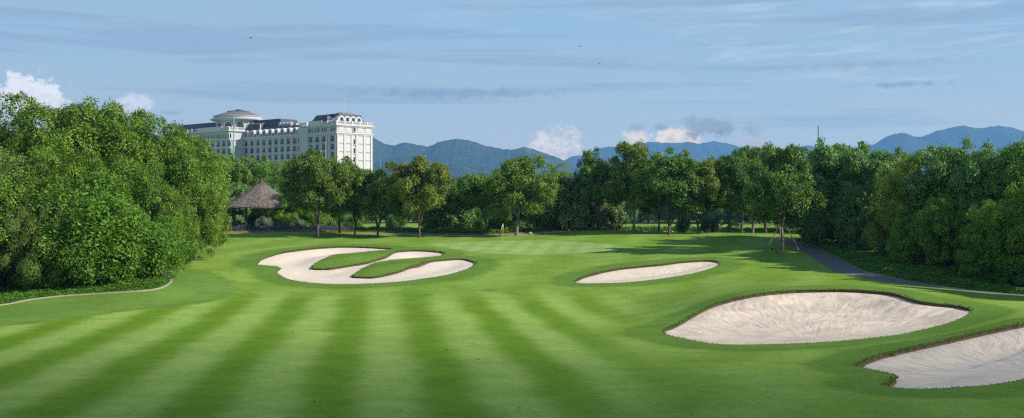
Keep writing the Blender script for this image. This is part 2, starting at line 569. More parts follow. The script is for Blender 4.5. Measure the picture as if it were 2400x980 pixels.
# ------------------------------------------------------------------ ground, bunkers, cart path
rng = np.random.default_rng(11)
LOOPS = {}
for k, pts in OUT.items():
    wpts = np.array([P(*p)[:2] for p in pts])
    L = smooth_loop(wpts, 0.22)
    L += rng.normal(0, 0.022, L.shape)
    LOOPS[k] = L
right_edge = [P(*p)[:2] for p in [(1860, 563), (1893, 571), (1926, 586), (1947, 595), (1986, 616), (2028, 636), (2071, 645), (2136, 659)]]
right_edge += [np.array(on(2210, 86)[:2]), np.array(on(2300, 82.5)[:2]), np.array(on(2400, 80.0)[:2]), np.array(on(2560, 78)[:2]), np.array(on(2750, 77)[:2])]
redge = smooth_loop(np.array(right_edge), 0.6, closed=False)
tn = np.gradient(redge, axis=0)
tn /= np.linalg.norm(tn, axis=1)[:, None]
left_n = np.stack([tn[:, 1], -tn[:, 0]], 1)
PATH_W = 2.5
ledge = redge + left_n * PATH_W
LOOPS['path'] = np.vstack([redge, ledge[::-1]])


def orient(L):
    a = np.sum(L[:, 0] * np.roll(L[:, 1], -1) - np.roll(L[:, 0], -1) * L[:, 1])
    return L if a > 0 else L[::-1].copy()


for k in LOOPS:
    LOOPS[k] = orient(LOOPS[k])

ds = np.exp(np.arange(math.log(11), math.log(185), 0.0062))
ss = np.arange(-0.66, 0.66, 0.0066)
gx, gy = np.meshgrid(ss, ds)
gx = gx + rng.normal(0, 0.0009, gx.shape)
gyj = gy * (1 + rng.normal(0, 0.0009, gy.shape))
gyj[0], gyj[-1] = gy[0], gy[-1]
gx = gx * gyj
px_, py_ = gx.ravel(), gyj.ravel()
keep = np.ones(len(px_), bool)
for k, L in LOOPS.items():
    bb = (px_ > L[:, 0].min() - 1) & (px_ < L[:, 0].max() + 1) & (py_ > L[:, 1].min() - 1) & (py_ < L[:, 1].max() + 1)
    ii = np.where(bb)[0]
    d = dist_to(L, px_[ii], py_[ii])
    keep[ii[d < 0.17]] = False
pts = np.stack([px_[keep], py_[keep]], 1)
edges = []
base = len(pts)
allp = [pts]
for k, L in LOOPS.items():
    n = len(L)
    edges += [(base + i, base + (i + 1) % n) for i in range(n)]
    allp.append(L)
    base += n
allp = np.vstack(allp)
cv, ce, cf, *_r = delaunay_2d_cdt([Vector(p) for p in allp.tolist()], edges, [], 0, 1e-5)
V2 = np.array([tuple(v) for v in cv])
T = np.array([f for f in cf if len(f) == 3])
cen = V2[T].mean(1)
zone = np.zeros(len(T), int)
names = list(LOOPS)
for i, k in enumerate(names):
    zone[inside(LOOPS[k], cen[:, 0], cen[:, 1])] = i + 1
a2 = (V2[T[:, 1], 0] - V2[T[:, 0], 0]) * (V2[T[:, 2], 1] - V2[T[:, 0], 1]) - (V2[T[:, 2], 0] - V2[T[:, 0], 0]) * (V2[T[:, 1], 1] - V2[T[:, 0], 1])
T[a2 < 0] = T[a2 < 0][:, ::-1]
Z2 = terrain(V2[:, 0], V2[:, 1])
# drop the long slivers along the hull of the triangulation
emax = np.max([np.linalg.norm(V2[T[:, a]] - V2[T[:, b]], axis=1) for a, b in ((0, 1), (1, 2), (2, 0))], axis=0)
ok_ = (emax < 0.03 * cen[:, 1]) | (np.abs(cen[:, 0] / cen[:, 1]) < 0.63)
T, cen, zone = T[ok_], cen[ok_], zone[ok_]

green_poly = orient(smooth_loop(np.array([P(*p)[:2] for p in [(1010, 573), (1060, 569), (1180, 564), (1300, 564), (1420, 572), (1455, 579), (1440, 587), (1380, 592),
                                                              (1250, 597), (1150, 594), (1070, 584)]]), 0.8))
rough_left = np.array([P(*p)[:2] for p in [(-300, 790), (0, 765), (150, 748), (300, 728), (420, 716), (500, 704), (545, 686), (545, 665), (500, 640), (440, 628),
                                           (400, 600), (300, 575), (-300, 575)]])
rough_left = smooth_loop(rough_left, 1.0)


def signed(poly, x, y):
    d = dist_to(poly, x, y)
    return np.where(inside(poly, x, y), -d, d)


def ground_attrs(x, y):
    g = signed(green_poly, x, y)
    rl = signed(rough_left, x, y)
    db = np.full(len(x), 99.0)
    for k in ('left', 'middle', 'big', 'corner'):
        db = np.minimum(db, signed(LOOPS[k], x, y))
    s = x / np.maximum(y, 1)
    stripe = sm(y, 96, 80) * sm(s, 0.17, 0.03) * sm(rl, 0.0, 0.5) * sm(db, 2.5, 5.0)
    return {'green': sm(g, 0.25, -0.25), 'collar': sm(g, 1.9, 1.5), 'roughl': sm(rl, 0.25, -0.25), 'edgel': sm(np.abs(rl), 0.35, 0.0),
            'bunk': sm(db, 2.7, 2.1), 'lipz': sm(db, 0.5, 0.0), 'stripe': stripe}


# grass material
m, t = new_mat('grass')
pos = t.n('ShaderNodeNewGeometry').outputs['Position']
sx, sy, sz = t.n('ShaderNodeSeparateXYZ', {0: pos}).outputs
at = lambda nm: t.n('ShaderNodeAttribute', attribute_name=nm).outputs['Fac']
big = t.noise(pos, 0.09, 3, 0.5)
mid = t.noise(pos, 0.55, 5, 0.62, 0.4)
fine = t.noise(pos, 5.0, 4, 0.7)
tiny = t.noise(pos, 17.0, 3, 0.75)
wob = t.noise(pos, 0.12, 2, 0.5)
s_ = t.m('ADD', t.m('ADD', sx, t.m('MULTIPLY', sy, 0.12)), t.m('MULTIPLY', t.m('SUBTRACT', wob, 0.5), 1.5))
st = t.m('SINE', t.m('MULTIPLY', t.m('ADD', s_, 1.9 - 4.45 / 4), 2 * math.pi / 4.45))
st = t.ramp(t.m('ADD', st, t.m('MULTIPLY', t.m('SUBTRACT', mid, 0.5), 1.2)), -1.05, 1.05)
# broad cross-mown bands further off
fx = t.m('SINE', t.m('MULTIPLY', t.m('ADD', t.m('ADD', sx, t.m('MULTIPLY', sy, -0.30)), t.m('MULTIPLY', wob, 9.0)), 2 * math.pi / 7.0))
fx = t.ramp(t.m('ADD', fx, t.m('MULTIPLY', t.m('SUBTRACT', mid, 0.5), 3.0)), -1.2, 1.2)
stm = t.n('ShaderNodeMix', {0: at('stripe'), 2: t.m('MULTIPLY_ADD', fx, 0.36, 0.30), 3: st}).outputs[0]
GL, GD = (0.250, 0.375, 0.080), (0.122, 0.228, 0.016)
c = t.mix(stm, GD, GL)
# rough on the left, first cut round the bunkers
c = t.mix(t.m('MULTIPLY', at('roughl'), 0.8), c, t.mix(mid, (0.105, 0.205, 0.040), (0.125, 0.235, 0.045)))
c = t.mix(t.m('MULTIPLY', at('bunk'), 0.85), c, t.mix(fine, (0.078, 0.165, 0.026), (0.130, 0.230, 0.034)))
c = t.mix(t.m('MULTIPLY', at('edgel'), 0.35), c, (0.05, 0.10, 0.015))
# putting green with its own narrow stripes
gs = t.m('SINE', t.m('MULTIPLY', t.m('ADD', sx, t.m('MULTIPLY', sy, -0.16)), 2 * math.pi / 2.3))
gc = t.mix(t.ramp(gs, -0.5, 0.5), (0.232, 0.352, 0.098), (0.266, 0.388, 0.122))
c = t.mix(t.m('MULTIPLY', at('collar'), 0.6), c, (0.150, 0.285, 0.045))
c = t.mix(at('green'), c, gc)
# broad drifts, streaks, blades and a few worn brown or bluish spots
c = t.mix(t.m('MULTIPLY', t.ramp(big, 0.35, 0.70), 0.28), c, t.mix(1.0, c, (1.25, 1.08, 0.8), 'MULTIPLY'))
streak = t.noise(t.n('ShaderNodeCombineXYZ', {0: t.m('MULTIPLY', sx, 0.6), 1: sy, 2: 0.0}), 0.40, 6, 0.65, 0.3)
c = t.mix(1.0, c, t.mix(t.ramp(streak, 0.25, 0.78), (0.84, 0.88, 0.78), (1.14, 1.10, 1.20)), 'MULTIPLY')
c = t.mix(1.0, c, t.mix(fine, (0.72, 0.76, 0.70), (1.28, 1.24, 1.30)), 'MULTIPLY')
c = t.mix(1.0, c, t.mix(tiny, (0.55, 0.60, 0.50), (1.45, 1.40, 1.5)), 'MULTIPLY')
pat = t.noise(t.n('ShaderNodeCombineXYZ', {0: t.m('MULTIPLY', sx, 1.1), 1: sy, 2: 5.0}), 1.5, 6, 0.75, 0.8)
c = t.mix(1.0, c, t.mix(t.ramp(pat, 0.30, 0.70), (0.82, 0.92, 0.95), (1.16, 1.07, 0.95)), 'MULTIPLY')
spot = t.noise(pos, 0.35, 2, 0.4)
c = t.mix(t.m('MULTIPLY', t.ramp(spot, 0.72, 0.82), 0.6), c, (0.07, 0.15, 0.07))
dirt = t.m('MULTIPLY', at('lipz'), t.ramp(fine, 0.5, 0.7))
c = t.mix(t.m('MULTIPLY', dirt, 0.55), c, (0.15, 0.10, 0.04))
bmp = t.n('ShaderNodeBump', {'Height': t.m('ADD', tiny, fine), 'Strength': 0.5, 'Distance': 0.03}).outputs[0]
pr = t.n('ShaderNodeBsdfPrincipled', {'Base Color': c, 'Roughness': 0.85, 'Specular IOR Level': 0.04, 'Sheen Weight': 0.0, 'Sheen Roughness': 0.5,
                                      'Sheen Tint': (0.6, 0.9, 0.4, 1), 'Normal': bmp})
t.n('ShaderNodeOutputMaterial', {'Surface': pr})
M['grass'] = m

# sand material: raked radially, damp darker drifts
m, t = new_mat('sand')
pos = t.n('ShaderNodeNewGeometry').outputs['Position']
at = lambda nm: t.n('ShaderNodeAttribute', attribute_name=nm).outputs['Fac']
rw = t.m('MULTIPLY', t.m('SUBTRACT', t.noise(pos, 0.30, 3, 0.5), 0.5), 0.9)
uu, vv = t.m('ADD', at('ang'), rw), at('rad')
rk = t.n('ShaderNodeCombineXYZ', {0: t.m('MULTIPLY', uu, 9.0), 1: t.m('MULTIPLY', vv, 0.55), 2: 0.0})
r1 = t.noise(rk, 1.0, 5, 0.65, 0.5)
rk2 = t.n('ShaderNodeCombineXYZ', {0: t.m('MULTIPLY', uu, 38.0), 1: t.m('MULTIPLY', vv, 1.2), 2: 0.0})
r2 = t.noise(rk2, 1.0, 4, 0.6, 0.3)
pa = t.noise(pos, 0.45, 5, 0.65, 0.6)
fn = t.noise(pos, 9.0, 5, 0.75)
c = t.mix(t.ramp(r1, 0.36, 0.60), (0.56, 0.45, 0.325), (0.76, 0.635, 0.495))
c = t.mix(t.m('MULTIPLY', t.ramp(r2, 0.50, 0.72), 0.35), c, (0.44, 0.36, 0.285))
c = t.mix(t.m('MULTIPLY', t.m('MULTIPLY', t.ramp(pa, 0.44, 0.66), t.ramp(fn, 0.30, 0.70)), 0.62), c, (0.30, 0.255, 0.20))
c = t.mix(t.m('MULTIPLY', at('clean'), 0.75), c, (0.73, 0.625, 0.515))
hh = t.m('ADD', t.m('MULTIPLY', r2, 0.8), t.m('ADD', r1, t.m('MULTIPLY', fn, 0.07)))
bmp = t.n('ShaderNodeBump', {'Height': hh, 'Strength': 0.4, 'Distance': 0.08}).outputs[0]
pr = t.n('ShaderNodeBsdfPrincipled', {'Base Color': c, 'Roughness': 0.95, 'Specular IOR Level': 0.1, 'Normal': bmp})
t.n('ShaderNodeOutputMaterial', {'Surface': pr})
M['sand'] = m
M['soil'] = simple_mat('soil', (0.072, 0.050, 0.026), 0.95, 0.75, 5.0, bump=0.03)

# asphalt
m, t = new_mat('asphalt')
pos = t.n('ShaderNodeNewGeometry').outputs['Position']
n1_ = t.noise(pos, 0.8, 5, 0.6)
n2_ = t.noise(pos, 22.0, 3, 0.7)
c = t.mix(n1_, (0.095, 0.088, 0.080), (0.19, 0.175, 0.155))
c = t.mix(1.0, c, t.mix(n2_, (0.75, 0.75, 0.75), (1.25, 1.25, 1.25)), 'MULTIPLY')
dead = t.noise(pos, 14.0, 2, 0.5)
c = t.mix(t.ramp(dead, 0.64, 0.67), c, (0.22, 0.13, 0.06))
pr = t.n('ShaderNodeBsdfPrincipled', {'Base Color': c, 'Roughness': 0.9, 'Normal': t.n('ShaderNodeBump', {'Height': n2_, 'Strength': 0.4, 'Distance': 0.02}).outputs[0]})
t.n('ShaderNodeOutputMaterial', {'Surface': pr})
M['asphalt'] = m
M['stone'] = simple_mat('stone', (0.33, 0.285, 0.23), 0.9, 0.35, 4.0, bump=0.02)
M['concrete'] = simple_mat('concrete', (0.42, 0.39, 0.36), 0.9, 0.2, 3.0)
# brick edging
m, t = new_mat('brick')
pos = t.n('ShaderNodeNewGeometry').outputs['Position']
n1_ = t.noise(pos, 3.5, 3, 0.8)
c = t.mix(t.ramp(n1_, 0.35, 0.5), (0.08, 0.055, 0.04), (0.30, 0.14, 0.075))
c = t.mix(t.ramp(n1_, 0.52, 0.68), c, (0.34, 0.29, 0.23))
pr = t.n('ShaderNodeBsdfPrincipled', {'Base Color': c, 'Roughness': 0.9})
t.n('ShaderNodeOutputMaterial', {'Surface': pr})
M['brick'] = m


def submesh(name, faces, verts, mat, smooth=True, attrs=None):
    u, inv = np.unique(faces.ravel(), return_inverse=True)
    at_ = {k: v[u] for k, v in (attrs or {}).items()}
    return make_mesh(name, verts[u], inv.reshape(faces.shape), mat, None, smooth, at_), u


V3 = np.column_stack([V2, Z2])
GA = ground_attrs(V2[:, 0], V2[:, 1])
g_ob, _ = submesh('ground', T[zone == 0], V3, M['grass'], True, GA)
# same sheet continued to the horizon, the border rows sharing the inner sheet's edge positions
far_v, far_f = [], []
nd = 46
dd = np.concatenate([[185 * 0.9975], np.exp(np.linspace(math.log(200), math.log(11500), nd))])
sv = np.concatenate([-np.geomspace(1.52, 8, 12)[::-1], np.arange(-1.5, 1.5001, 0.02), np.geomspace(1.52, 8, 12)])
X, Y = np.meshgrid(sv, dd)
X = X * Y
Zf = terrain(X.ravel(), Y.ravel()).reshape(X.shape)
Zf[0] -= 0.06
nr, nc_ = X.shape
idx = np.arange(nr * nc_).reshape(nr, nc_)
far_v = np.stack([X.ravel(), Y.ravel(), Zf.ravel()], 1)
far_f = np.stack([idx[:-1, :-1].ravel(), idx[:-1, 1:].ravel(), idx[1:, 1:].ravel(), idx[1:, :-1].ravel()], 1)
# side wings and the ground under and behind the camera
wings_v, wings_f = [], []
for sgn in (-1, 1):
    sv2 = np.concatenate([np.linspace(0.646, 1.6, 60), np.geomspace(1.8, 14.0, 14)]) * sgn
    d2_ = np.exp(np.linspace(math.log(11), math.log(190), 160))
    Xw, Yw = np.meshgrid(sv2, d2_)
    Xw = Xw * Yw
    Zw = terrain(Xw.ravel(), Yw.ravel()) - 0.012
    i2 = np.arange(Xw.size).reshape(Xw.shape) + len(far_v) + sum(len(a) for a in wings_v)
    q = np.stack([i2[:-1, :-1].ravel(), i2[:-1, 1:].ravel(), i2[1:, 1:].ravel(), i2[1:, :-1].ravel()], 1)
    wings_f.append(q if sgn > 0 else q[:, ::-1])
    wings_v.append(np.stack([Xw.ravel(), Yw.ravel(), Zw], 1))
xb = np.linspace(-160, 160, 61)
yb = np.linspace(-40, 11.8, 14)
Xb, Yb = np.meshgrid(xb, yb)
Zb = terrain(Xb.ravel(), np.maximum(Yb.ravel(), 12)) - 0.05
i2 = np.arange(Xb.size).reshape(Xb.shape) + len(far_v) + sum(len(a) for a in wings_v)
wings_f.append(np.stack([i2[:-1, :-1].ravel(), i2[:-1, 1:].ravel(), i2[1:, 1:].ravel(), i2[1:, :-1].ravel()], 1))
wings_v.append(np.stack([Xb.ravel(), Yb.ravel(), Zb], 1))
fv = np.vstack([far_v] + wings_v)
ff = np.vstack([far_f] + wings_f)
near_ = fv[:, 1] < 200
FA = {k: np.zeros(len(fv)) for k in GA}
for k, v in ground_attrs(fv[near_, 0], np.maximum(fv[near_, 1], 1)).items():
    FA[k][near_] = v
fo = make_mesh('far_ground', fv, ff, M['grass'], None, True, FA)
tag(g_ob, kind='structure')
tag(fo, kind='structure')

fringe_c, fringe_n, fringe_d = [], [], []
BUNK_LABEL = {'left': 'pale sand bunker with two grass tongues reaching into it', 'middle': 'slim slanting sand bunker below the staked tree shadows',
              'big': 'largest raked sand bunker on the right with dark turf lip', 'corner': 'sand bunker running out of the lower right corner'}
LIPH = {'left': 0.11, 'middle': 0.12, 'big': 0.15, 'corner': 0.15}
for i, k in enumerate(names):
    fz = T[zone == i + 1]
    if k == 'path':
        po, _ = submesh('path', fz, V3, M['asphalt'], True)
        tag(po, kind='structure')
        continue
    L = LOOPS[k]
    tg = np.roll(L, -1, 0) - np.roll(L, 1, 0)
    tg /= np.linalg.norm(tg, axis=1)[:, None] + 1e-9
    outn = np.stack([tg[:, 1], -tg[:, 0]], 1)
    for _ in range(6):
        outn = (outn + np.roll(outn, 1, 0) + np.roll(outn, -1, 0)) / 3
    # the lip is tall on the far side (its outward side points away from the camera) and on the right
    side = outn[:, 1] * 0.9 + outn[:, 0] * (0.35 if k == 'big' else 0.15)
    lip = 0.035 + LIPH[k] * sm(side, -0.25, 0.55)
    u, inv = np.unique(fz.ravel(), return_inverse=True)
    x, y = V2[u, 0], V2[u, 1]
    dd_ = np.empty(len(u))
    ni = np.empty(len(u), int)
    for s in range(0, len(u), 4000):
        q = ((x[s:s + 4000, None] - L[:, 0]) ** 2 + (y[s:s + 4000, None] - L[:, 1]) ** 2)
        ni[s:s + 4000] = q.argmin(1)
        dd_[s:s + 4000] = np.sqrt(q.min(1))
    zb = terrain(x, y, False)
    v_ = (y - L[:, 1].min()) / np.ptp(L[:, 1])
    e = dd_ > 0.02
    lipv = lip[ni]
    dep = sm(dd_, 0, 3.2) * (0.05 + 0.62 * v_)
    zs = np.minimum(zb, terrain(x, y)) - lipv * (1 - 0.25 * sm(dd_, 0, 2.0)) - dep
    c0 = np.array([L[:, 0].mean() - (0.10 if k == 'big' else 0.0) * np.ptp(L[:, 0]), L[:, 1].min() + 0.13 * np.ptp(L[:, 1])])
    ang = np.arctan2(y - c0[1] + 1e-3, (x - c0[0])) * 4.0
    rad = np.hypot(x - c0[0], y - c0[1])
    if k == 'left':          # raked round the tongues rather than radially
        ang = dd_ * 1.1
        rad = x * 0.8
    clean = np.full(len(u), {'left': 0.85, 'middle': 0.45, 'big': 0.0, 'corner': 0.15}[k])
    so = make_mesh('sand_bunker', np.stack([x, y, zs], 1), inv.reshape(fz.shape), M['sand'], None, True, {'ang': ang, 'rad': rad, 'clean': clean})
    tag(so, BUNK_LABEL[k], 'sand bunker', kind='structure')
    # the cut turf edge: a wall of soil between grass and sand
    zt = terrain(L[:, 0], L[:, 1])
    zl = np.minimum(terrain(L[:, 0], L[:, 1], False), zt) - lip - 0.02
    n = len(L)
    q = np.arange(n)
    mid_ = L - outn * 0.03
    vv_ = np.vstack([np.column_stack([L, zt]), np.column_stack([L + outn * 0.05, (zt * 0.6 + zl * 0.4)]), np.column_stack([L - outn * 0.0, zl - 0.08])])
    q2 = (q + 1) % n
    fl = np.vstack([np.stack([q, q2, q2 + n, q + n], 1), np.stack([q + n, q2 + n, q2 + 2 * n, q + 2 * n], 1)])
    lo = make_mesh('turf_edge', vv_, fl, M['soil'], None, False)
    tag(lo, kind='structure')
    # shaggy grass hanging over the edge
    for j in range(n):
        if lip[j] < 0.08 or L[j, 1] > 119.5 and False:
            cnt = 2
        else:
            cnt = 9
        for _ in range(cnt):
            tt = rng.random()
            a = L[j] * (1 - tt) + L[(j + 1) % n] * tt
            out_ = outn[j] * rng.uniform(-0.03, 0.30 if lip[j] > 0.08 else 0.12)
            a = a + out_
            fringe_c.append((a[0], a[1], np.interp(tt, [0, 1], [zt[j], zt[(j + 1) % n]]) + 0.015))
            fringe_n.append((-outn[j, 0], -outn[j, 1], 0))
            fringe_d.append(lip[j])


def blades(name, base, lean, length, width, mat, rng, var=None):
    """upright or leaning blades: one triangle-ish quad each"""
    base = np.asarray(base, float)
    n = len(base)
    lean = np.asarray(lean, float)
    d = lean * rng.uniform(0.3, 1.6, (n, 1)) + rng.normal(0, 0.4, (n, 3)) * [1, 1, 0.5] + [0, 0, 0.25]
    d /= np.linalg.norm(d, axis=1)[:, None]
    a = rng.normal(0, 1, (n, 3))
    a = np.cross(d, a)
    a /= np.linalg.norm(a, axis=1)[:, None]
    Ln = (length * rng.uniform(0.6, 1.3, n))[:, None]
    v = np.stack([base - a * width / 2, base + a * width / 2, base + d * Ln + a * width * 0.15, base + d * Ln - a * width * 0.15], 1)
    f = np.arange(n * 4).reshape(n, 4)
    vr = np.repeat(rng.random(n) if var is None else var, 4)
    return make_mesh(name, v.reshape(-1, 3), f, mat, None, False, {'var': vr})


fd = np.array(fringe_d)
fr = blades('fringe_grass', fringe_c, fringe_n, 0.05 + 0.22 * fd, 0.055, M['leaf_lip'], rng)
tag(fr, 'shaggy longer grass along the bunker lips', 'grass', kind='stuff')


def ribbon(name, line, width, height, mat, step=0.5, lift=0.0, jitter=0.0):
    line = smooth_loop(np.array(line), step, closed=False)
    tg = np.gradient(line, axis=0)
    tg /= np.linalg.norm(tg, axis=1)[:, None]
    nn = np.stack([-tg[:, 1], tg[:, 0]], 1)
    wv = width / 2 * (1 + rng.normal(0, jitter, (len(line), 1)))
    A, B = line - nn * wv, line + nn * wv
    za, zb_ = terrain(A[:, 0], A[:, 1]), terrain(B[:, 0], B[:, 1])
    zt = np.maximum(za, zb_) + height + lift
    n = len(line)
    v = np.vstack([np.column_stack([A, za - 0.15]), np.column_stack([A, zt]), np.column_stack([B, zt]), np.column_stack([B, zb_ - 0.15])])
    q = np.arange(n - 1)
    f = np.vstack([np.stack([q + k * n, q + 1 + k * n, q + 1 + (k + 1) * n, q + (k + 1) * n], 1) for k in range(3)])
    return make_mesh(name, v, f[:, ::-1], mat, None, False)


kerb_px = [(-150, 727), (0, 716), (60, 705), (130, 696), (200, 691), (280, 686), (340, 682), (375, 676), (396, 666), (402, 657), (397, 650), (380, 640)]
kerb_w = [P(*p)[:2] for p in kerb_px]
tag(ribbon('kerb', kerb_w, 0.17, 0.07, M['stone'], jitter=0.12), kind='structure')
brick_line = [on(px, d)[:2] for px, d in [(440, 137), (520, 139), (620, 140.5), (720, 141), (820, 141), (900, 140.5), (980, 139), (1060, 137.5), (1140, 136.5), (1240, 137), (1330, 140)]]
bo = ribbon('brick_edging', brick_line, 0.3, 0.20, M['brick'], jitter=0.1)
tag(bo, 'low orange brick edging in front of the flower bed', 'edging')
cp = [on(px, d)[:2] for px, d in [(880, 139.4), (980, 137.8), (1060, 136.3), (1140, 135.2), (1240, 135.4), (1330, 138)]]
co = ribbon('garden_path', cp, 1.3, 0.03, M['concrete'])
tag(co, kind='structure')

# far bunkers and fairway seen between the trunks
for (px, d, rx, ry) in [(1482, 212, 2.3, 4.5), (1556, 210, 2.2, 3.6)]:
    x, y, z = on(px, d)
    th = np.linspace(0, 2 * math.pi, 40, endpoint=False)
    r_ = 1 + 0.15 * np.sin(2 * th + px) + 0.08 * np.sin(3 * th)
    ring = np.stack([x + rx * r_ * np.cos(th), y + ry * r_ * np.sin(th)], 1)
    vs, fs = [], []
    for j, q in enumerate((1.0, 0.97, 0.5, 0.0)):
        rr = np.array([x, y]) + (ring - [x, y]) * q
        zz_ = terrain(rr[:, 0], rr[:, 1]) + [0.02, 0.10, 0.10, 0.10][j] + (rr[:, 1] - y) * 0.10 + ry * 0.10
        vs.append(np.column_stack([rr, zz_]))
    n = len(ring)
    q = np.arange(n)
    q2 = (q + 1) % n
    for j in range(3):
        fs.append(np.stack([q + j * n, q2 + j * n, q2 + (j + 1) * n, q + (j + 1) * n], 1))
    vs0 = np.vstack(vs)
    # grass bank carrying the sand
    bank = np.array([x, y]) + (ring - [x, y]) * 1.35
    bz = terrain(bank[:, 0], bank[:, 1]) - 0.05
    vb = np.vstack([np.column_stack([bank, bz]), vs0[:n]])
    make = make_mesh('bunker_bank', vb, np.stack([q, q2, q2 + n, q + n], 1), M['grass'], None, True, {k: np.zeros(2 * n) for k in GA})
    tag(make, kind='structure')
    vv0 = len(vs0)
    o_ = make_mesh('sand_bunker', vs0, np.vstack(fs), M['sand'], None, True, {'ang': np.zeros(vv0), 'rad': np.zeros(vv0), 'clean': np.ones(vv0)})
    tag(o_, kind='structure')


# ------------------------------------------------------------------ trees
def unit(v):
    return v / (np.linalg.norm(v, axis=-1, keepdims=True) + 1e-9)


def leaf_quads(c, nrm, L, Wd, rng, droop=0.0):
    """rhombic leaves, slightly folded; c, nrm (n,3)"""
    n = len(c)
    a = unit(np.cross(nrm, rng.normal(0, 1, (n, 3))))
    if droop:
        a[:, 2] -= droop
        a = unit(a)
        nrm = unit(nrm - a * (nrm * a).sum(1, keepdims=True))
    b = np.cross(nrm, a)
    ll = (L * rng.uniform(0.65, 1.3, n))[:, None]
    ww = ll * (Wd / L)
    v = np.stack([c - a * ll * 0.5, c + b * ww * 0.5 + nrm * ww * 0.15, c + a * ll * 0.5, c - b * ww * 0.5 + nrm * ww * 0.15], 1)
    return v.reshape(-1, 3)


def crown_mesh(name, lobes, mat, seed, sprays, leaves, L, Wd, spray_r=0.34, droop=0.25, shell=(0.62, 1.05), flat=0.45, upbias=0.35, parent=None, coverage=1.0):
    """lobes (n,5): centre x, y, z, radius across, radius up. Leaves sit in twig sprays on and just under each lobe's surface."""
    rng = np.random.default_rng(seed)
    lobes = np.asarray(lobes, float)
    C, N, Vr = [], [], []
    rmean = lobes[:, 3].mean()
    for i, (x, y, z, r, h) in enumerate(lobes):
        k = max(7, int(sprays * (r / max(rmean, 0.9)) ** 2))
        d = unit(rng.normal(0, 1, (k, 3)) + [0, 0, upbias])
        q = rng.uniform(shell[0], shell[1], (k, 1))
        # lumpy lobe surface
        lump = 1 + 0.22 * np.sin(d[:, :1] * 5 + i) * np.sin(d[:, 1:2] * 5 + 2 * i) + 0.12 * np.sin(d[:, 2:3] * 9 + i)
        p = np.array([x, y, z]) + d * q * lump * [r, r, h]
        # drop sprays buried in the other lobes
        e = ((p[:, None, :] - lobes[None, :, :3]) / lobes[None, :, [3, 3, 4]])
        e = np.sqrt((e ** 2).sum(-1))
        e[:, i] = 9
        ok = e.min(1) > 0.68
        p, d = p[ok], d[ok]
        C.append(p)
        N.append(d)
        Vr.append(np.full(len(p), rng.uniform(0.2, 0.8)))
    C, N, Vr = np.vstack(C), np.vstack(N), np.concatenate(Vr)
    m_ = len(C)
    sv = np.clip(Vr * 0.4 + rng.normal(0.28, 0.26, m_), 0, 1)
    n = leaves
    off = rng.normal(0, 1, (m_, n, 3)) * spray_r * rng.uniform(0.6, 1.3, (m_, 1, 1))
    nn = N[:, None, :]
    off = off - nn * (off * nn).sum(-1, keepdims=True) * (1 - flat)
    off[..., 2] -= (np.abs(off[..., 0]) + np.abs(off[..., 1])) * 0.25
    c = (C[:, None, :] + off).reshape(-1, 3)
    ln = unit(np.repeat(N, n, 0) * 0.85 + [0, 0, 0.45] + rng.normal(0, 0.42, (m_ * n, 3)))
    var = np.clip(np.repeat(sv, n) + rng.normal(0, 0.16, m_ * n), 0, 1) * 0.97
    var[rng.random(m_ * n) < 0.006] = 1.0
    v = leaf_quads(c, ln, L, Wd, rng, droop)
    ok = v[:, 2].reshape(-1, 4).min(1) > 0.02
    v = v.reshape(-1, 4, 3)[ok].reshape(-1, 3)
    var = var[ok]
    f = np.arange(len(v)).reshape(-1, 4)
    return make_mesh(name, v, f, mat, parent, False, {'var': np.repeat(var, 4)})


def limbs(mb, base, lobes, rng, r0, fork_h, stems=3, spread=0.5):
    """tapered trunk, forking stems and limbs that reach into the lobes"""
    bx, by, bz = base
    lobes = np.asarray(lobes, float)
    lean = rng.normal(0, 0.10, 2)
    fk = Vector((bx + lean[0] * fork_h, by + lean[1] * fork_h, fork_h))
    mb.tube([(bx, by, -0.25), (bx, by, 0.0), (bx + lean[0] * fork_h * 0.4, by + lean[1] * fork_h * 0.4, fork_h * 0.5), fk], [r0 * 1.5, r0 * 1.2, r0, r0 * 0.85], 9)
    angs = rng.uniform(0, 2 * math.pi) + np.arange(stems) * 2 * math.pi / stems + rng.normal(0, 0.3, stems)
    top = lobes[:, 2].max()
    nodes = []
    for a in angs:
        pts, rad = [Vector(fk)], [r0 * 0.72]
        p = Vector(fk)
        reach = rng.uniform(0.55, 1.0)
        H = (top - fork_h) * rng.uniform(0.65, 0.92)
        sw = spread * rng.uniform(0.6, 1.2)
        for q in range(1, 7):
            tq = q / 6
            p = Vector((fk.x + math.cos(a) * sw * H * (tq ** 0.8) * reach + rng.normal(0, 0.09), fk.y + math.sin(a) * sw * H * (tq ** 0.8) * reach + rng.normal(0, 0.09), fork_h + H * tq))
            pts.append(p)
            rad.append(r0 * (0.68 * (1 - tq) + 0.10))
            nodes.append((p.copy(), rad[-1]))
        mb.tube(pts, rad, 6)
    for i, l in enumerate(lobes):
        tgt = Vector(l[:3])
        best = min(nodes, key=lambda n_: (n_[0] - tgt).length + (3 if n_[0].z > tgt.z + 0.3 else 0))
        s0, rr = best
        mid = s0.lerp(tgt, 0.5) + Vector((rng.normal(0, 0.15), rng.normal(0, 0.15), -0.12 * (tgt - s0).length))
        rr = min(rr * 0.75, 0.09)
        mb.tube([s0, mid, tgt], [rr, rr * 0.7, rr * 0.3], 5)
        for _ in range(2):
            e = tgt + Vector(rng.normal(0, 0.55, 3).tolist()) * l[3]
            mb.tube([mid.lerp(tgt, 0.5), e], [rr * 0.45, rr * 0.15], 4)


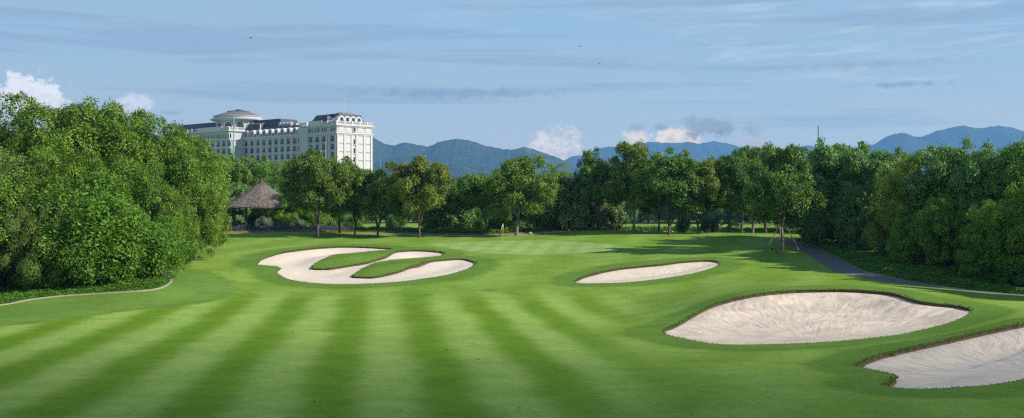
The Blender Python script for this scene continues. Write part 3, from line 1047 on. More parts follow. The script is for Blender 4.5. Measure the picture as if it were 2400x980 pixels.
def ell_lobes(rng, n, c, rx, rz, rmin, rmax, shell=(0.45, 0.85), zlo=-1.0, squash=0.8, flatbase=None):
    out = []
    i = 0
    while len(out) < n and i < n * 40:
        i += 1
        d = unit(rng.normal(0, 1, 3))
        if d[2] < zlo:
            continue
        q = rng.uniform(*shell)
        p = np.array(c) + d * q * np.array([rx, rx, rz])
        r = rng.uniform(rmin, rmax)
        if any(np.linalg.norm((p - o[:3])) < 0.62 * (r + o[3]) for o in out):
            if rng.random() < 0.85:
                continue
        out.append((p[0], p[1], p[2], r, r * squash))
    return np.array(out)


PROTO = {}
TOPS = {}


def proto(key, name, lobes, mat, seed, bark='bark', r0=0.16, fork=2.0, stems=3, spread=0.45, **kw):
    root = bpy.data.objects.new(name, None)
    COL.objects.link(root)
    rg = np.random.default_rng(seed + 100)
    mb = MB()
    limbs(mb, (0, 0, 0), lobes, rg, r0, fork, stems, spread)
    mb.build('trunk', M[bark], root, smooth=True)
    crown_mesh('crown', lobes, M[mat], seed, parent=root, **kw)
    co = np.empty(len(root.children[1].data.vertices) * 3, dtype=np.float32)
    root.children[1].data.vertices.foreach_get('co', co)
    TOPS[key] = float(np.percentile(co[2::3], 99.985))
    PROTO[key] = [root, False]
    return root


OPEN = dict(sprays=50, leaves=16, L=0.32, Wd=0.125, spray_r=0.25, droop=0.5)
for i in range(4):
    rg = np.random.default_rng(40 + i)
    wide = (4.5, 4.0, 3.6, 4.2)[i]
    lb = ell_lobes(rg, (54, 50, 36, 44)[i], (0, 0, 5.9), wide, 3.7, 0.55, (1.3, 1.25, 1.05, 1.15)[i], (0.4, 1.04), -0.8)
    mini = ell_lobes(rg, 12, (0, 0, 5.9), wide, 3.7, 0.24, 0.5, (1.0, 1.25), -0.3, 1.0)
    lb = np.vstack([lb, mini])
    lb = lb[lb[:, 2] > (2.6, 2.9, 3.1, 2.5)[i]]
    proto('open%d' % i, 'broadleaf_tree', lb, 'leaf_mango', 50 + i, bark=('bark', 'bark', 'bark_pale', 'bark')[i], r0=0.17, fork=(1.5, 1.9, 2.2, 1.0)[i], stems=(4, 3, 3, 4)[i], spread=0.42, **OPEN)
# dense grove trees, foliage down to the ground; natural height about 12
for i, (mt, Lf, Wf, dr) in enumerate([('leaf_fig', 0.235, 0.11, 0.3), ('leaf_deep', 0.34, 0.16, 0.4), ('leaf_olive', 0.22, 0.10, 0.2), ('leaf_fig', 0.225, 0.10, 0.45)]):
    rg = np.random.default_rng(60 + i)
    lb = ell_lobes(rg, 78, (0, 0, 6.2), 4.9, 5.6, 0.75, 1.75, (0.55, 1.06), -0.95, 0.72)
    low_ = lb[:, 2] < 4.5
    lb[low_, :2] *= 1.28
    mini = ell_lobes(rg, 16, (0, 0, 6.2), 4.9, 5.6, 0.28, 0.6, (1.0, 1.22), -0.1, 1.1)
    lb = np.vstack([lb, mini])
    inner = ell_lobes(rg, 8, (0, 0, 6.0), 3.2, 4.0, 1.4, 1.9, (0.2, 0.6))
    lb = np.vstack([lb, inner])
    lb = lb[lb[:, 2] > 0.7]
    proto('dense%d' % i, 'grove_tree', lb, mt, 70 + i, r0=0.22, fork=1.6, stems=4, spread=0.4, sprays=42, leaves=20, L=Lf, Wd=Wf, spray_r=0.27, droop=dr)
# shrubs, natural height about 4
for i, (mt, Lf, Wf) in enumerate([('leaf_bright', 0.15, 0.06), ('leaf_pale', 0.24, 0.13), ('leaf_deep', 0.22, 0.10), ('leaf_cover', 0.18, 0.08)]):
    rg = np.random.default_rng(80 + i)
    lb = ell_lobes(rg, 34, (0, 0, 1.9), 2.1, 2.0, 0.5, 0.85, (0.5, 0.95), -0.9, 0.8)
    lb = lb[lb[:, 2] > 0.25]
    proto('bush%d' % i, 'shrub', lb, mt, 90 + i, r0=0.07, fork=0.4, stems=4, spread=0.5, sprays=70, leaves=18, L=Lf, Wd=Wf, spray_r=0.20, droop=0.2)


def put(key, x, y, h, natural, label, cat, group, wide=1.0, rz=None, tint=(1, 1, 1, 1), sink=0.0, name=None):
    """a copy of a prototype standing at (x, y), h metres tall"""
    root, used = PROTO[key]
    s = h / TOPS[key]
    sc = (s * wide, s * wide, s)
    rz = random.uniform(0, 6.28) if rz is None else rz
    z = gz(x, y) - sink
    if used:
        o = copy_tree(root, (x, y, z), rz, sc, label, group, tint)
        if name: o.name = name
        o['category'] = cat
        return o
    PROTO[key][1] = True
    root.location = (x, y, z)
    root.rotation_euler = (0, 0, rz)
    root.scale = sc
    if name: root.name = name
    for ch in root.children:
        ch.color = tint
    return tag(root, label, cat, group)


random.seed(5)


def tree_px(key, px, d, top, natural, label, cat='tree', group=None, wide=1.0, rz=None, tint=(1, 1, 1, 1), name=None):
    """stand a tree at column px, distance d, its top reaching picture row `top`"""
    x, y, z = on(px, d)
    h = EYE + (HY - top) / F * d - z
    return put(key, x, y, h, natural, label, cat, group, wide, rz, tint, 0.0, name)


G_ = 'trees standing in the row behind the green'
N_O, N_D, N_B = 9.9, 12.4, 4.2
row = [
    # key, px, d, top row, wide, tint, label
    ('open0', 744, 129, 355, 0.88, (1.05, 1.0, 0.9, 1), 'widest round crowned tree standing right of the thatched pavilion'),
    ('open1', 796, 138, 380, 0.85, (0.95, 1.0, 0.9, 1), 'slim twin stemmed tree just behind the widest one near the pavilion'),
    ('open3', 885, 131, 388, 0.90, (0.80, 0.95, 0.85, 1), 'dark vase shaped tree below the right end of the white hotel'),
    ('open0', 982, 129, 371, 0.95, (1.3, 1.05, 0.9, 1), 'brownish topped tree right of the hotel with leaning second stem'),
    ('open0', 832, 135, 388, 0.85, (1.0, 1.05, 0.9, 1), 'rounded tree filling the row between the widest tree and the vase shaped one'),
    ('open1', 1040, 141, 398, 0.85, (0.9, 1.05, 0.9, 1), 'lower tree close behind the right side of the brownish topped tree'),
    ('open3', 1142, 138, 402, 0.95, (1.0, 1.12, 0.9, 1), 'low spreading tree directly behind the flagstick'),
    ('open2', 1210, 132, 373, 1.18, (1.10, 1.12, 0.85, 1), 'pale forked trunk tree standing just right of the flagstick'),
    ('open1', 1408, 138, 352, 0.72, (0.75, 0.95, 0.85, 1), 'narrow dark tree with close twin trunks on the left end of the mound'),
    ('open2', 1485, 135, 340, 0.80, (1.3, 1.1, 0.85, 1), 'tallest slender tree on the mound, single brown stem, yellowish crown'),
    ('open0', 1544, 140, 368, 0.72, (0.75, 0.95, 0.85, 1), 'tree with two pale grey trunks just left of the heavy forked one'),
    ('open3', 1568, 132, 352, 1.02, (0.82, 1.0, 0.88, 1), 'heavy dark tree forked low at its base, centre of the mound'),
    ('open3', 1638, 134, 360, 0.92, (1.3, 1.1, 0.75, 1), 'spreading v shaped tree with yellow leaves, right part of the mound'),
    ('open1', 1707, 136, 372, 0.85, (0.80, 0.95, 0.85, 1), 'leaning tree beside the small palm and dark litter bin'),
    ('open0', 1738, 134, 358, 0.85, (0.85, 1.0, 0.88, 1), 'dark barked tree next to the right of the leaning one'),
    ('open2', 1764, 140, 350, 0.85, (0.90, 0.95, 0.85, 1), 'rough dark trunk tree at the right foot of the mound'),
    ('open1', 1795, 141, 352, 0.85, (0.80, 0.92, 0.85, 1), 'grey trunked tree seen just left of the staked tree'),
]
for k, px, d, top, wd, tint, lab in row:
    tree_px(k, px, d, top, N_O, lab, group=G_, wide=wd, tint=tint)
st_tree = tree_px('open2', 1835, 110, 352, N_O, 'young tree propped by wooden stakes beside the cart path', wide=0.88, tint=(0.85, 0.98, 0.9, 1), rz=0.6)

# left grove
LG = 'trees of the dense grove on the left'
for k, px, d, top, wd, tint, lab in [
    ('dense3', 60, 98, 226, 1.05, (1.05, 1.02, 1, 1), 'tallest fig like tree of the left grove, under the white cloud'),
    ('dense0', 235, 101, 238, 1.00, (1.05, 1.02, 1, 1), 'tall green tree of the left grove, second from the frame edge along the top'),
    ('dense3', 350, 104, 262, 0.85, (0.95, 1, 0.9, 1), 'tall tree of the left grove with ragged top left of the hotel'),
    ('dense0', 418, 107, 308, 0.85, (1.1, 1.08, 1, 1), 'outermost grove tree on the left, its crown beside the hotel'),
    ('dense0', 455, 104, 400, 0.78, (1.15, 1.1, 1, 1), 'light green tree of the left grove bulging toward the pavilion'),
    ('dense3', 140, 90, 330, 0.85, (1.08, 1.08, 1, 1), 'middle height tree of the left grove with rounded light crown'),
    ('dense2', 20, 87, 395, 0.95, (1, 1, 1, 1), 'olive leaved tree at the left frame edge near the stone kerb'),
    ('dense2', 95, 84.5, 470, 0.80, (1.05, 1, 1, 1), 'low olive leaved tree close to the kerb at far left'),
    ('dense3', 300, 96, 365, 0.90, (0.9, 1.0, 0.9, 1), 'deep green tree standing in the middle of the left grove'),
    ('dense0', 390, 97, 440, 0.80, (1, 1, 1, 1), 'green tree low at the right flank of the left grove'),
    ('dense2', -60, 92, 300, 1.0, (1, 1, 1, 1), 'olive tree cut by the left frame edge'),
    ('dense0', -130, 84, 330, 1.0, (0.95, 1, 1, 1), 'tree beyond the left frame edge of the grove'),
    ('dense3', -230, 95, 260, 1.0, (1, 1, 1, 1), 'second tree beyond the left frame edge of the grove'),
    ('dense0', -330, 82, 300, 1.0, (1, 1, 1, 1), 'third tree beyond the left frame edge of the grove'),
    ('dense2', -450, 78, 330, 1.0, (1, 1, 1, 1), 'fourth tree beyond the left frame edge of the grove'),
    ('dense3', -420, 98, 270, 1.0, (1, 1, 1, 1), 'fifth tree beyond the left frame edge of the grove'),
    ('dense0', -600, 74, 320, 1.0, (1, 1, 1, 1), 'last tree beyond the left frame edge of the grove'),
]:
    tree_px(k, px, d, top, N_D, lab, group=LG, wide=wd, tint=tint)
for px, d, top, wd, lab in [
    (215, 86.5, 430, 1.05, 'bright feathery shrub left of centre in the left grove'),
    (310, 88.5, 500, 1.15, 'bright feathery shrub at the foot of the left grove'),
    (375, 90.5, 520, 1.05, 'bright feathery shrub nearest to the bend of the kerb'),
    (165, 85, 520, 1.0, 'small bright shrub between the olive trees and the feathery ones'),
    (255, 86, 560, 1.2, 'lowest bright shrub just behind the kerb planting'),
]:
    tree_px('bush0', px, d, top, N_B, lab, 'shrub', 'bright feathery shrubs of the left grove', wide=wd, name='feathery_shrub', tint=(0.9, 0.82, 1, 1))

# right grove
RG = 'trees of the dense grove on the right'
for k, px, d, top, wd, tint, lab in [
    ('dense1', 1965, 118, 330, 0.92, (1.28, 1.28, 1.09, 1), 'first tall tree of the right grove behind the staked tree'),
    ('dense1', 2060, 112, 345, 0.85, (1.22, 1.22, 1.09, 1), 'deep green tree of the right grove below the far blue range'),
    ('dense2', 2125, 104, 375, 0.75, (1.60, 1.40, 0.86, 1), 'olive yellow tree in the middle of the right grove'),
    ('dense1', 2235, 101, 336, 0.92, (1.22, 1.22, 1.03, 1), 'broad glossy leaved tree at the top of the right grove'),
    ('dense1', 2340, 95, 345, 0.85, (1.28, 1.28, 1.15, 1), 'tall glossy tree of the right grove near the frame edge'),
    ('dense0', 2420, 93, 325, 0.75, (1.02, 1.10, 1.03, 1), 'upright tree cut by the right frame edge'),
    ('dense0', 2215, 94, 458, 0.85, (1.15, 1.22, 1.15, 1), 'low dark tree leaning over the cart path, centre of the right grove'),
    ('dense1', 2030, 110, 430, 0.75, (1.09, 1.16, 1.09, 1), 'shaded tree at the bend of the cart path'),
    ('dense3', 2130, 97, 505, 0.80, (1.15, 1.22, 1.15, 1), 'low shaded tree at the path edge in the right grove'),
    ('dense3', 2330, 89, 470, 0.85, (1.22, 1.28, 1.15, 1), 'low dark green tree near the right frame edge'),
    ('dense0', 2430, 86, 420, 0.85, (1.28, 1.34, 1.03, 1), 'green tree at the right frame edge above the cart path'),
    ('dense1', 1925, 124, 385, 0.75, (1.15, 1.22, 1.09, 1), 'dark tree immediately right of the staked tree'),
    ('dense1', 2500, 95, 320, 1.0, (1.15, 1.22, 1.15, 1), 'tree beyond the right frame edge'),
    ('dense3', 2560, 84, 380, 1.0, (1.15, 1.22, 1.15, 1), 'second tree beyond the right frame edge'),
    ('dense1', 2640, 72, 400, 1.0, (1.15, 1.22, 1.15, 1), 'third tree beyond the right frame edge'),
]:
    tree_px(k, px, d, top, N_D, lab, group=RG, wide=wd, tint=tint)

# shrubs behind the green
for key, px, d, top, wd, nm, lab in [
    ('bush1', 1322, 141, 418, 0.92, 'frangipani', 'large pale leaved rounded tree with orange tips left of the mound'),
    ('bush1', 1275, 143, 470, 0.95, 'frangipani', 'smaller pale leaved bush between forked trunk tree and the large pale one'),
    ('bush1', 1372, 142, 478, 0.85, 'frangipani', 'pale leaved bush tucked against the narrow twin trunk tree'),
    ('bush2', 1064, 146, 458, 0.95, 'shrub', 'dark rounded bush between the brownish topped tree and the flagstick'),
    ('bush3', 1140, 150, 492, 1.1, 'shrub', 'bright green bush behind the flagstick'),
    ('bush3', 1010, 146, 512, 1.0, 'shrub', 'low bush behind the leaning stem tree'),
    ('bush1', 1432, 146, 482, 0.9, 'shrub', 'light bush right of the narrow twin trunk tree'),
    ('bush2', 1660, 142, 510, 0.9, 'shrub', 'small bush left of the dark litter bin'),
    ('bush3', 1600, 146, 505, 0.8, 'shrub', 'sparse low bush between the mound trees'),
    ('bush2', 930, 150, 500, 1.0, 'shrub', 'dark bush between the vase shaped tree and the brownish topped one'),
    ('bush3', 830, 150, 508, 1.1, 'shrub', 'green bush right of the widest tree'),
    ('bush2', 1245, 150, 455, 1.0, 'shrub', 'dark bush in the gap right of the pale forked trunk'),
]:
    tree_px(key, px, d, top, N_B, lab, 'shrub', 'shrubs behind the green', wide=wd, name=nm, tint=(1.2, 1.2, 1.1, 1))

# trees in the second row and far off
G2_ = 'trees beyond the garden behind the green'
rr = random.Random(3)
second = [(515, 165, 372, 0.95), (575, 172, 362, 1.0), (640, 168, 388, 0.9), (690, 180, 370, 1.0), (840, 325, 398, 0.9), (905, 330, 410, 0.9), (1060, 205, 424, 0.9),
          (1105, 185, 408, 0.9), (1165, 178, 396, 1.0), (1250, 190, 405, 0.9), (1300, 200, 402, 0.9), (1340, 185, 420, 0.9), (1400, 230, 410, 1.0), (1450, 320, 412, 1.0),
          (1520, 325, 408, 1.0), (1590, 330, 405, 1.0), (1650, 325, 400, 0.9), (1700, 320, 398, 0.9), (1760, 320, 392, 0.9), (1830, 315, 385, 0.9), (1870, 150, 365, 0.85), (1900, 170, 352, 0.9)]
for i, (px, d, top, wd) in enumerate(second):
    tint = (rr.uniform(0.95, 1.25), rr.uniform(1.0, 1.2), rr.uniform(0.85, 1.0), 1)
    tree_px(('dense3', 'dense1', 'dense2', 'dense0')[i % 4] if i % 3 else 'open%d' % (i % 4), px, d, top, N_D if i % 3 else N_O,
            'leafy tree of the second row, beyond the garden bed and trunks', group=G2_, wide=wd, tint=tint, name='background_tree')
fillers = [(700, 150, 440), (760, 156, 452), (815, 330, 448), (860, 340, 450), (910, 335, 455), (955, 340, 445), (1030, 156, 452), (1085, 160, 440), (1125, 168, 436), (1175, 165, 446),
           (1225, 158, 440), (1390, 160, 440), (1440, 340, 452), (1500, 345, 444), (1560, 335, 450), (1620, 350, 440), (1670, 340, 446), (1735, 345, 440), (1790, 335, 440), (1850, 345, 430), (1910, 175, 430), (545, 160, 430), (600, 164, 440), (655, 160, 448)]
for i, (px, d, top) in enumerate(fillers):
    v = rr.uniform(1.05, 1.4)
    tree_px('dense%d' % (3, 1, 0, 2)[i % 4], px + rr.uniform(-8, 8), d, top + rr.uniform(-12, 12), N_D, 'bushy small tree filling the gap behind the trunks of the garden row',
            group='bushy trees filling the gaps behind the garden row', wide=rr.uniform(1.0, 1.35), tint=(v, v, v * 0.9, 1), name='bushy_tree')
# low shrubs at the foot of the right grove, along the far edge of the cart path
for i, (px, d, top) in enumerate([(1950, 121, 545), (1985, 114, 560), (2030, 109, 570), (2080, 104, 575), (2140, 99, 590), (2200, 95, 598), (2260, 91.5, 605), (2320, 88, 612), (2385, 85, 620), (2440, 83, 615)]):
    tree_px('bush2' if i % 2 else 'bush3', px, d, top, N_B, 'low shrub at the shaded foot of the right grove', 'shrub', 'low shrubs at the foot of the right grove', wide=rr.uniform(1.1, 1.5),
            tint=(0.8, 0.95, 0.9, 1), name='shrub')
for i in range(62):
    px = 360 + i * 30 + rr.uniform(-12, 12)
    d = rr.uniform(330, 440)
    tree_px(('dense3', 'dense1', 'dense0')[i % 3], px, d, 436 + rr.uniform(-12, 10), N_D, 'small far tree in the distant belt under the mountains', group='far belt of trees', wide=1.15,
            tint=(0.8, 0.9, 0.9, 1), name='distant_tree')


# ------------------------------------------------------------------ hotel
M['render_white'] = simple_mat('render_white', (0.44, 0.455, 0.485), 0.85, 0.07, 0.15)
M['trim_white'] = simple_mat('trim_white', (0.545, 0.53, 0.53), 0.8, 0.05, 0.3)
M['slate'] = simple_mat('slate', (0.050, 0.056, 0.068), 0.75, 0.25, 0.6)
M['slate_brown'] = simple_mat('slate_brown', (0.17, 0.145, 0.13), 0.8, 0.2, 0.6)
M['panel_grey'] = simple_mat('panel_grey', (0.40, 0.385, 0.37), 0.85, 0.12, 0.3)
m, t = new_mat('window_glass')
t.n('ShaderNodeOutputMaterial', {'Surface': t.n('ShaderNodeBsdfPrincipled', {'Base Color': (0.035, 0.045, 0.06, 1), 'Roughness': 0.12})})
M['glass'] = m
M['rail'] = simple_mat('rail', (0.05, 0.05, 0.055), 0.5)

UX, UY, WX, WY = -0.743, 0.669, 0.669, 0.743
X0, Y0 = -75.2, 471.0


def uz(zx, y0=0.0):
    """distance left along the facade (plane set back by y0) of a column of the enlarged view"""
    k = ((400 + zx / 4.615) - CX) / F
    return (X0 + WX * y0 - k * (Y0 + WY * y0)) / (-UX + k * UY)


def hz_(zy, u, y0=0.0):
    return EYE + (HY - (220 + zy / 4.615)) / F * (Y0 + u * UY + y0 * WY)


def tz(zx):
    k = ((400 + zx / 4.615) - CX) / F
    return (k * Y0 - X0) / (WX - k * WY)


hotel = thing('hotel', 'white hotel with slate mansard roofs and a round rotunda behind the trees', 'building', (X0, Y0, 0), math.atan2(-UY, -UX))
# local x runs right (so the facade lies at x = -u), local y into the building
LEN = uz(797)
WU0 = LEN
WY0 = -8.3
WU1 = 125.0
ENDW = 19.8
walls = MB()
walls.box(-LEN, 0, 0, ENDW, -2, 36.0)
walls.box(-uz(1405), 0, 0.0, ENDW - 0.003, 36.0, 39.4)
walls.box(-WU1, -WU0, WY0, 22, -2, 39.3)
walls.box(-uz(1400) - 0.9, -uz(1400) + 6.5, -0.75, 0, -2, 39.2)
ob = walls.build('wall', M['render_white'], hotel)

cor = MB()
for z, pr_ in ((39.4, 0.9), (36.0, 0.6)):
    x0 = -uz(1405) - 0.4 if z > 38 else -LEN
    cor.box(x0, pr_, -pr_, ENDW + pr_, z, z + 0.45)
    cor.box(x0, pr_ * 0.5, -pr_ * 0.5, ENDW + pr_ * 0.5, z - 0.5, z - 0.003)
cor.box(-LEN, -0.002, -0.22, 0, 31.95, 32.15)
for z, pr_ in ((39.3, 0.9), (35.3, 0.5), (31.6, 0.4)):
    cor.box(-WU1 - pr_, -WU0 + pr_, WY0 - pr_, 22, z, z + 0.45)
cor.build('cornice', M['trim_white'], hotel)

# pilasters between the windows, string courses
pil = MB()
mid_x = [822, 885, 950, 1015, 1080, 1145, 1212, 1278, 1345]
rt_x = [1452, 1520, 1590, 1660, 1757]
for a, b in zip(mid_x[:-1], mid_x[1:]):
    u = uz((a + b) / 2)
    pil.box(-u - 0.45, -u + 0.45, -0.35, 0, -2, 35.4)
for zx in (1378, 1422, 1486, 1555, 1625, 1692, 1722, 1785):
    u = uz(zx)
    pil.box(-u - 0.4, -u + 0.4, -0.38, 0, -2, 35.4)
wing_x = [348, 400, 460, 521, 581, 641]
for zx in (372, 430, 490, 551, 611, 672):
    u = uz(zx, WY0)
    pil.box(-u - 0.4, -u + 0.4, WY0 - 0.38, WY0, -2, 35.2)
for z in (28.6, 25.2, 21.7, 18.2):
    pil.box(-LEN, 0, -0.18, 0, z - 0.15, z + 0.12)
# end face pilasters and framed panels
T_ = [tz(q) for q in (1803, 1880, 1958, 2010, 2090, 2168)]
for tt in T_:
    tt = min(max(tt, 0.5), ENDW - 0.5)
    pil.box(0, 0.42, tt - 0.5, tt + 0.5, -2, 35.4)
pil.build('pilaster', M['trim_white'], hotel)
bays = [(T_[0], T_[1]), (T_[1], T_[2]), (T_[3], T_[4]), (T_[4], T_[5])]
for a, b in bays:
    for r in range(6):
        z1 = 35.0 - r * 3.62
        z0 = z1 - 3.3
        f_ = MB()
        f_.box(0, 0.22, a + 0.75, b - 0.75, z0 + 0.22, z1 - 0.16)
        po_ = f_.build('panel', M['trim_white'], hotel)
        f_ = MB()
        f_.box(0, 0.10, a + 0.52, b - 0.52, z0, z1)
        f_.build('panel_recess', M['panel_grey'], po_)
    f_ = MB()
    f_.box(0, 0.16, a + 0.85, b - 0.85, 36.9, 38.7)
    f_.build('panel', M['trim_white'], hotel)


def window(u, z0, w, h, y0=0.0, arched=False, rail=False, end=False, nm='window'):
    """framed window at facade distance u, sill height z0; frame proud of the wall, dark pane inside"""
    fr_ = MB()
    n = 8
    pts_o, pts_i = [(-w / 2 - 0.22, 0), (-w / 2 - 0.22, h)], [(-w / 2, 0.0), (-w / 2, h)]
    if arched:
        for k in range(1, n):
            a = math.pi * (1 - k / n)
            pts_o.append(((w / 2 + 0.22) * math.cos(a), h + (w / 2 + 0.22) * math.sin(a)))
            pts_i.append((w / 2 * math.cos(a), h + w / 2 * math.sin(a)))
    else:
        pts_o[-1] = (-w / 2 - 0.22, h + 0.22)
        pts_o.append((w / 2 + 0.22, h + 0.22))
        pts_i.append((w / 2, h))
    if arched:
        pts_o.append((w / 2 + 0.22, h)); pts_i.append((w / 2, h))
    pts_o.append((w / 2 + 0.22, 0)); pts_i.append((w / 2, 0.0))
    m_ = len(pts_i)
    def place(x, y, z):
        return (y, u + x, z0 + z) if end else (-u + x, y0 - y, z0 + z)
    if not arched:
        pts_o = pts_o[:m_]
    V = [place(x, 0.30, z) for x, z in pts_o] + [place(x, 0.30, z) for x, z in pts_i] + [place(x, 0.05, z) for x, z in pts_i] + [place(x, 0.0, z) for x, z in pts_o]
    Fc = []
    for k in range(m_ - 1):
        Fc += [(k, k + 1, m_ + k + 1, m_ + k), (m_ + k, m_ + k + 1, 2 * m_ + k + 1, 2 * m_ + k), (3 * m_ + k, 3 * m_ + k + 1, k + 1, k)]
    fr_.add(V, Fc)
    # sill and glazing bar
    for (a, b, c_, d, e, f_) in [(-w / 2 - 0.3, w / 2 + 0.3, 0, 0.42, -0.22, 0)]:
        fr_.add([place(x, y, z) for x in (a, b) for y in (c_, d) for z in (e, f_)], [(0, 1, 3, 2), (4, 6, 7, 5), (0, 4, 5, 1), (2, 3, 7, 6), (1, 5, 7, 3), (0, 2, 6, 4)])
    wo = fr_.build(nm, M['trim_white'], hotel)
    pn = MB()
    pn.add([place(x, 0.07, z) for x, z in pts_i], [tuple(range(m_))])
    pn.build('pane', M['glass'], wo)
    if rail:
        rl = MB()
        for q in range(7):
            x = -w / 2 + w * q / 6
            rl.add([place(x + s1, 0.34 + s2, z) for s1 in (-0.025, 0.025) for s2 in (0, 0.05) for z in (0, 0.9)],
                   [(0, 1, 3, 2), (4, 6, 7, 5), (0, 4, 5, 1), (2, 3, 7, 6), (1, 5, 7, 3), (0, 2, 6, 4)])
        rl.add([place(x, 0.34 + s2, z) for x in (-w / 2, w / 2) for s2 in (0, 0.06) for z in (0.88, 0.96)],
               [(0, 1, 3, 2), (4, 6, 7, 5), (0, 4, 5, 1), (2, 3, 7, 6), (1, 5, 7, 3), (0, 2, 6, 4)])
        rl.build('balcony_rail', M['rail'], wo)
    return wo


for zx in mid_x:
    for z in (32.5, 29.05, 25.6):
        window(uz(zx), z, 2.0, 2.35, rail=True)
for zx in rt_x:
    for z in (32.5, 29.05, 25.6):
        window(uz(zx), z, 2.1, 2.45, rail=True)
for z in (32.5, 29.05):
    window(uz(1400), z, 0.9, 2.45, y0=-0.75)
for zx in rt_x:
    for q in (-14, 14):
        window(uz(zx + q), 36.75, 1.05, 1.35, arched=True, nm='arched_window')
for zx in wing_x:
    u = uz(zx, WY0)
    for q in (-13, 13):
        window(uz(zx + q, WY0), 36.1, 0.95, 1.5, y0=WY0, arched=True, nm='arched_window')
    window(u, 32.2, 2.0, 1.7, y0=WY0, arched=True, rail=True, nm='arched_window')
    window(u, 28.7, 2.1, 2.4, y0=WY0, rail=True)
    window(u, 25.0, 2.1, 2.4, y0=WY0, rail=True)
for z in (37.0, 31.5, 27.6, 23.8, 20.0):
    window((T_[2] + T_[3]) / 2, z, 1.2, 2.2, end=True)

# dormers on the middle mansard
for zx in mid_x:
    u = uz(zx)
    dm = MB()
    w2, n = 1.35, 8
    prof_ = [(-w2, 36.46), (-w2, 38.5)] + [(w2 * 1.12 * math.cos(math.pi * (1 - k / n)), 38.5 + w2 * 1.0 * math.sin(math.pi * k / n)) for k in range(n + 1)] + [(w2, 38.5), (w2, 36.46)]
    m_ = len(prof_)
    V = [(-u + x, -0.30, z) for x, z in prof_] + [(-u + x, 3.0, z) for x, z in prof_]
    dm.add(V, [tuple(range(m_))[::-1]] + [(k, k + 1, m_ + k + 1, m_ + k) for k in range(m_ - 1)])
    dmo = dm.build('dormer', M['trim_white'], hotel)
    pn = MB()
    pn.add([(-u + x, -0.34, z) for x, z in [(-0.75, 36.75), (0.75, 36.75), (0.75, 38.2)] + [(0.75 * math.cos(a), 38.2 + 0.75 * math.sin(a)) for a in (0.6, 1.2, 1.95, 2.55)] + [(-0.75, 38.2)]], [tuple(range(8))])
    pn.build('pane', M['glass'], dmo)

# roofs
rf = MB()
u_a, u_b = uz(1405), uz(795)
def prism(x0, x1, y0, y1, z0, z1, ix, iy):
    rf.frustum(x0, x1, y0, y1, z0, z1, ix, iy)
prism(-u_b, -u_a - 0.02, 0.6, ENDW - 0.5, 36.46, 41.0, 0.1, 2.4)                 # long low mansard
prism(-uz(970, 3), -uz(795, 3) if False else -uz(970, 3) + 0.1, 2, 3, 36.5, 36.6, 0.01, 0.01)
prism(-uz(800, 2), -uz(972, 2), 1.2, 16, 38.3, 43.1, 2.0, 2.0)                   # block with white edge
prism(-uz(818, 4), -uz(1172, 4), 4.5, 18, 38.5, 44.9, 2.4, 2.2)                  # higher block behind
rf.build('roof', M['slate'], hotel)
rf = MB()
prism(-uz(1500, 3), -uz(1745, 3), 2.0, 17, 39.86, 44.8, 3.0, 2.6)
prism(-uz(1735, 3), -1.2, 1.8, 17.5, 39.86, 44.5, 1.6, 1.6)
rf.build('roof', M['slate'], hotel)
rf = MB()
prism(-uz(1700, 3), -0.4 - 2.5, 3.4, 16.0, 44.52, 44.82, 0.2, 0.2)
rf.frustum(-9, -4, 6, 14, 44.83, 45.5, 0.8, 0.8)
rf.build('roof_cap', M['slate_brown'], hotel)
rf = MB()
prism(-WU1 + 0.5, -uz(445, WY0), WY0 + 2.5, 21, 39.76, 44.6, 3, 3.2)
prism(-uz(340, WY0), -uz(450, WY0) + 2, WY0 + 6, 20, 39.8, 45.2, 2.5, 2.5)
rf.build('roof', M['slate'], hotel)
# parapet walls and balustrades
bl = MB()
def balustrade(p0, p1, z, n):
    bl = MB()
    (xa, ya), (xb, yb) = p0, p1
    dx_, dy_ = (xb - xa), (yb - ya)
    ln = math.hypot(dx_, dy_)
    hx, hy = 0.22, 0.22
    x0, x1, y0, y1 = min(xa, xb), max(xa, xb), min(ya, yb), max(ya, yb)
    bl.box(x0 - hx, x1 + hx, y0 - hy, y1 + hy, z, z + 0.25)
    bl.box(x0 - hx, x1 + hx, y0 - hy, y1 + hy, z + 1.25, z + 1.5)
    for k in range(n + 1):
        q = k / n
        x, y = xa + dx_ * q, ya + dy_ * q
        bl.box(x - 0.09, x + 0.09, y - 0.09, y + 0.09, z + 0.25, z + 1.25)
    for k in range(0, int(ln / 4.2) + 1):
        q = min(1, k * 4.2 / ln)
        x, y = xa + dx_ * q, ya + dy_ * q
        bl.box(x - 0.34, x + 0.34, y - 0.34, y + 0.34, z, z + 1.75)
    bl.build('balustrade', M['trim_white'], hotel)
zb_ = 39.86
balustrade((0.1, 0.0), (0.1, ENDW), zb_, 46)
balustrade((-uz(1730), -0.15), (0.1, -0.15), zb_, 14)
balustrade((-uz(1700), -0.15), (-uz(1640), -0.15), zb_, 10)
bl.box(-uz(1500), -uz(1640), -0.35, 0.1, zb_, zb_ + 2.0)
bl.box(-uz(1405) - 0.3, -uz(1425), -0.4, 0.1, zb_, zb_ + 1.8)
balustrade((-uz(1475), -0.15), (-uz(1430), -0.15), zb_, 8)
zb_ = 39.76
balustrade((-uz(560, WY0), WY0 - 0.2), (-WU0, WY0 - 0.2), zb_, 34)
balustrade((-WU0 + 0.1, WY0), (-WU0 + 0.1, 0), zb_, 18)
bl.box(-uz(300, WY0), -uz(555, WY0), WY0 - 0.45, WY0 + 0.2, zb_, zb_ + 1.9)
balustrade((-WU1, WY0 - 0.2), (-uz(300, WY0) - 0.5, WY0 - 0.2), zb_, 20)
bl.build('parapet', M['trim_white'], hotel)
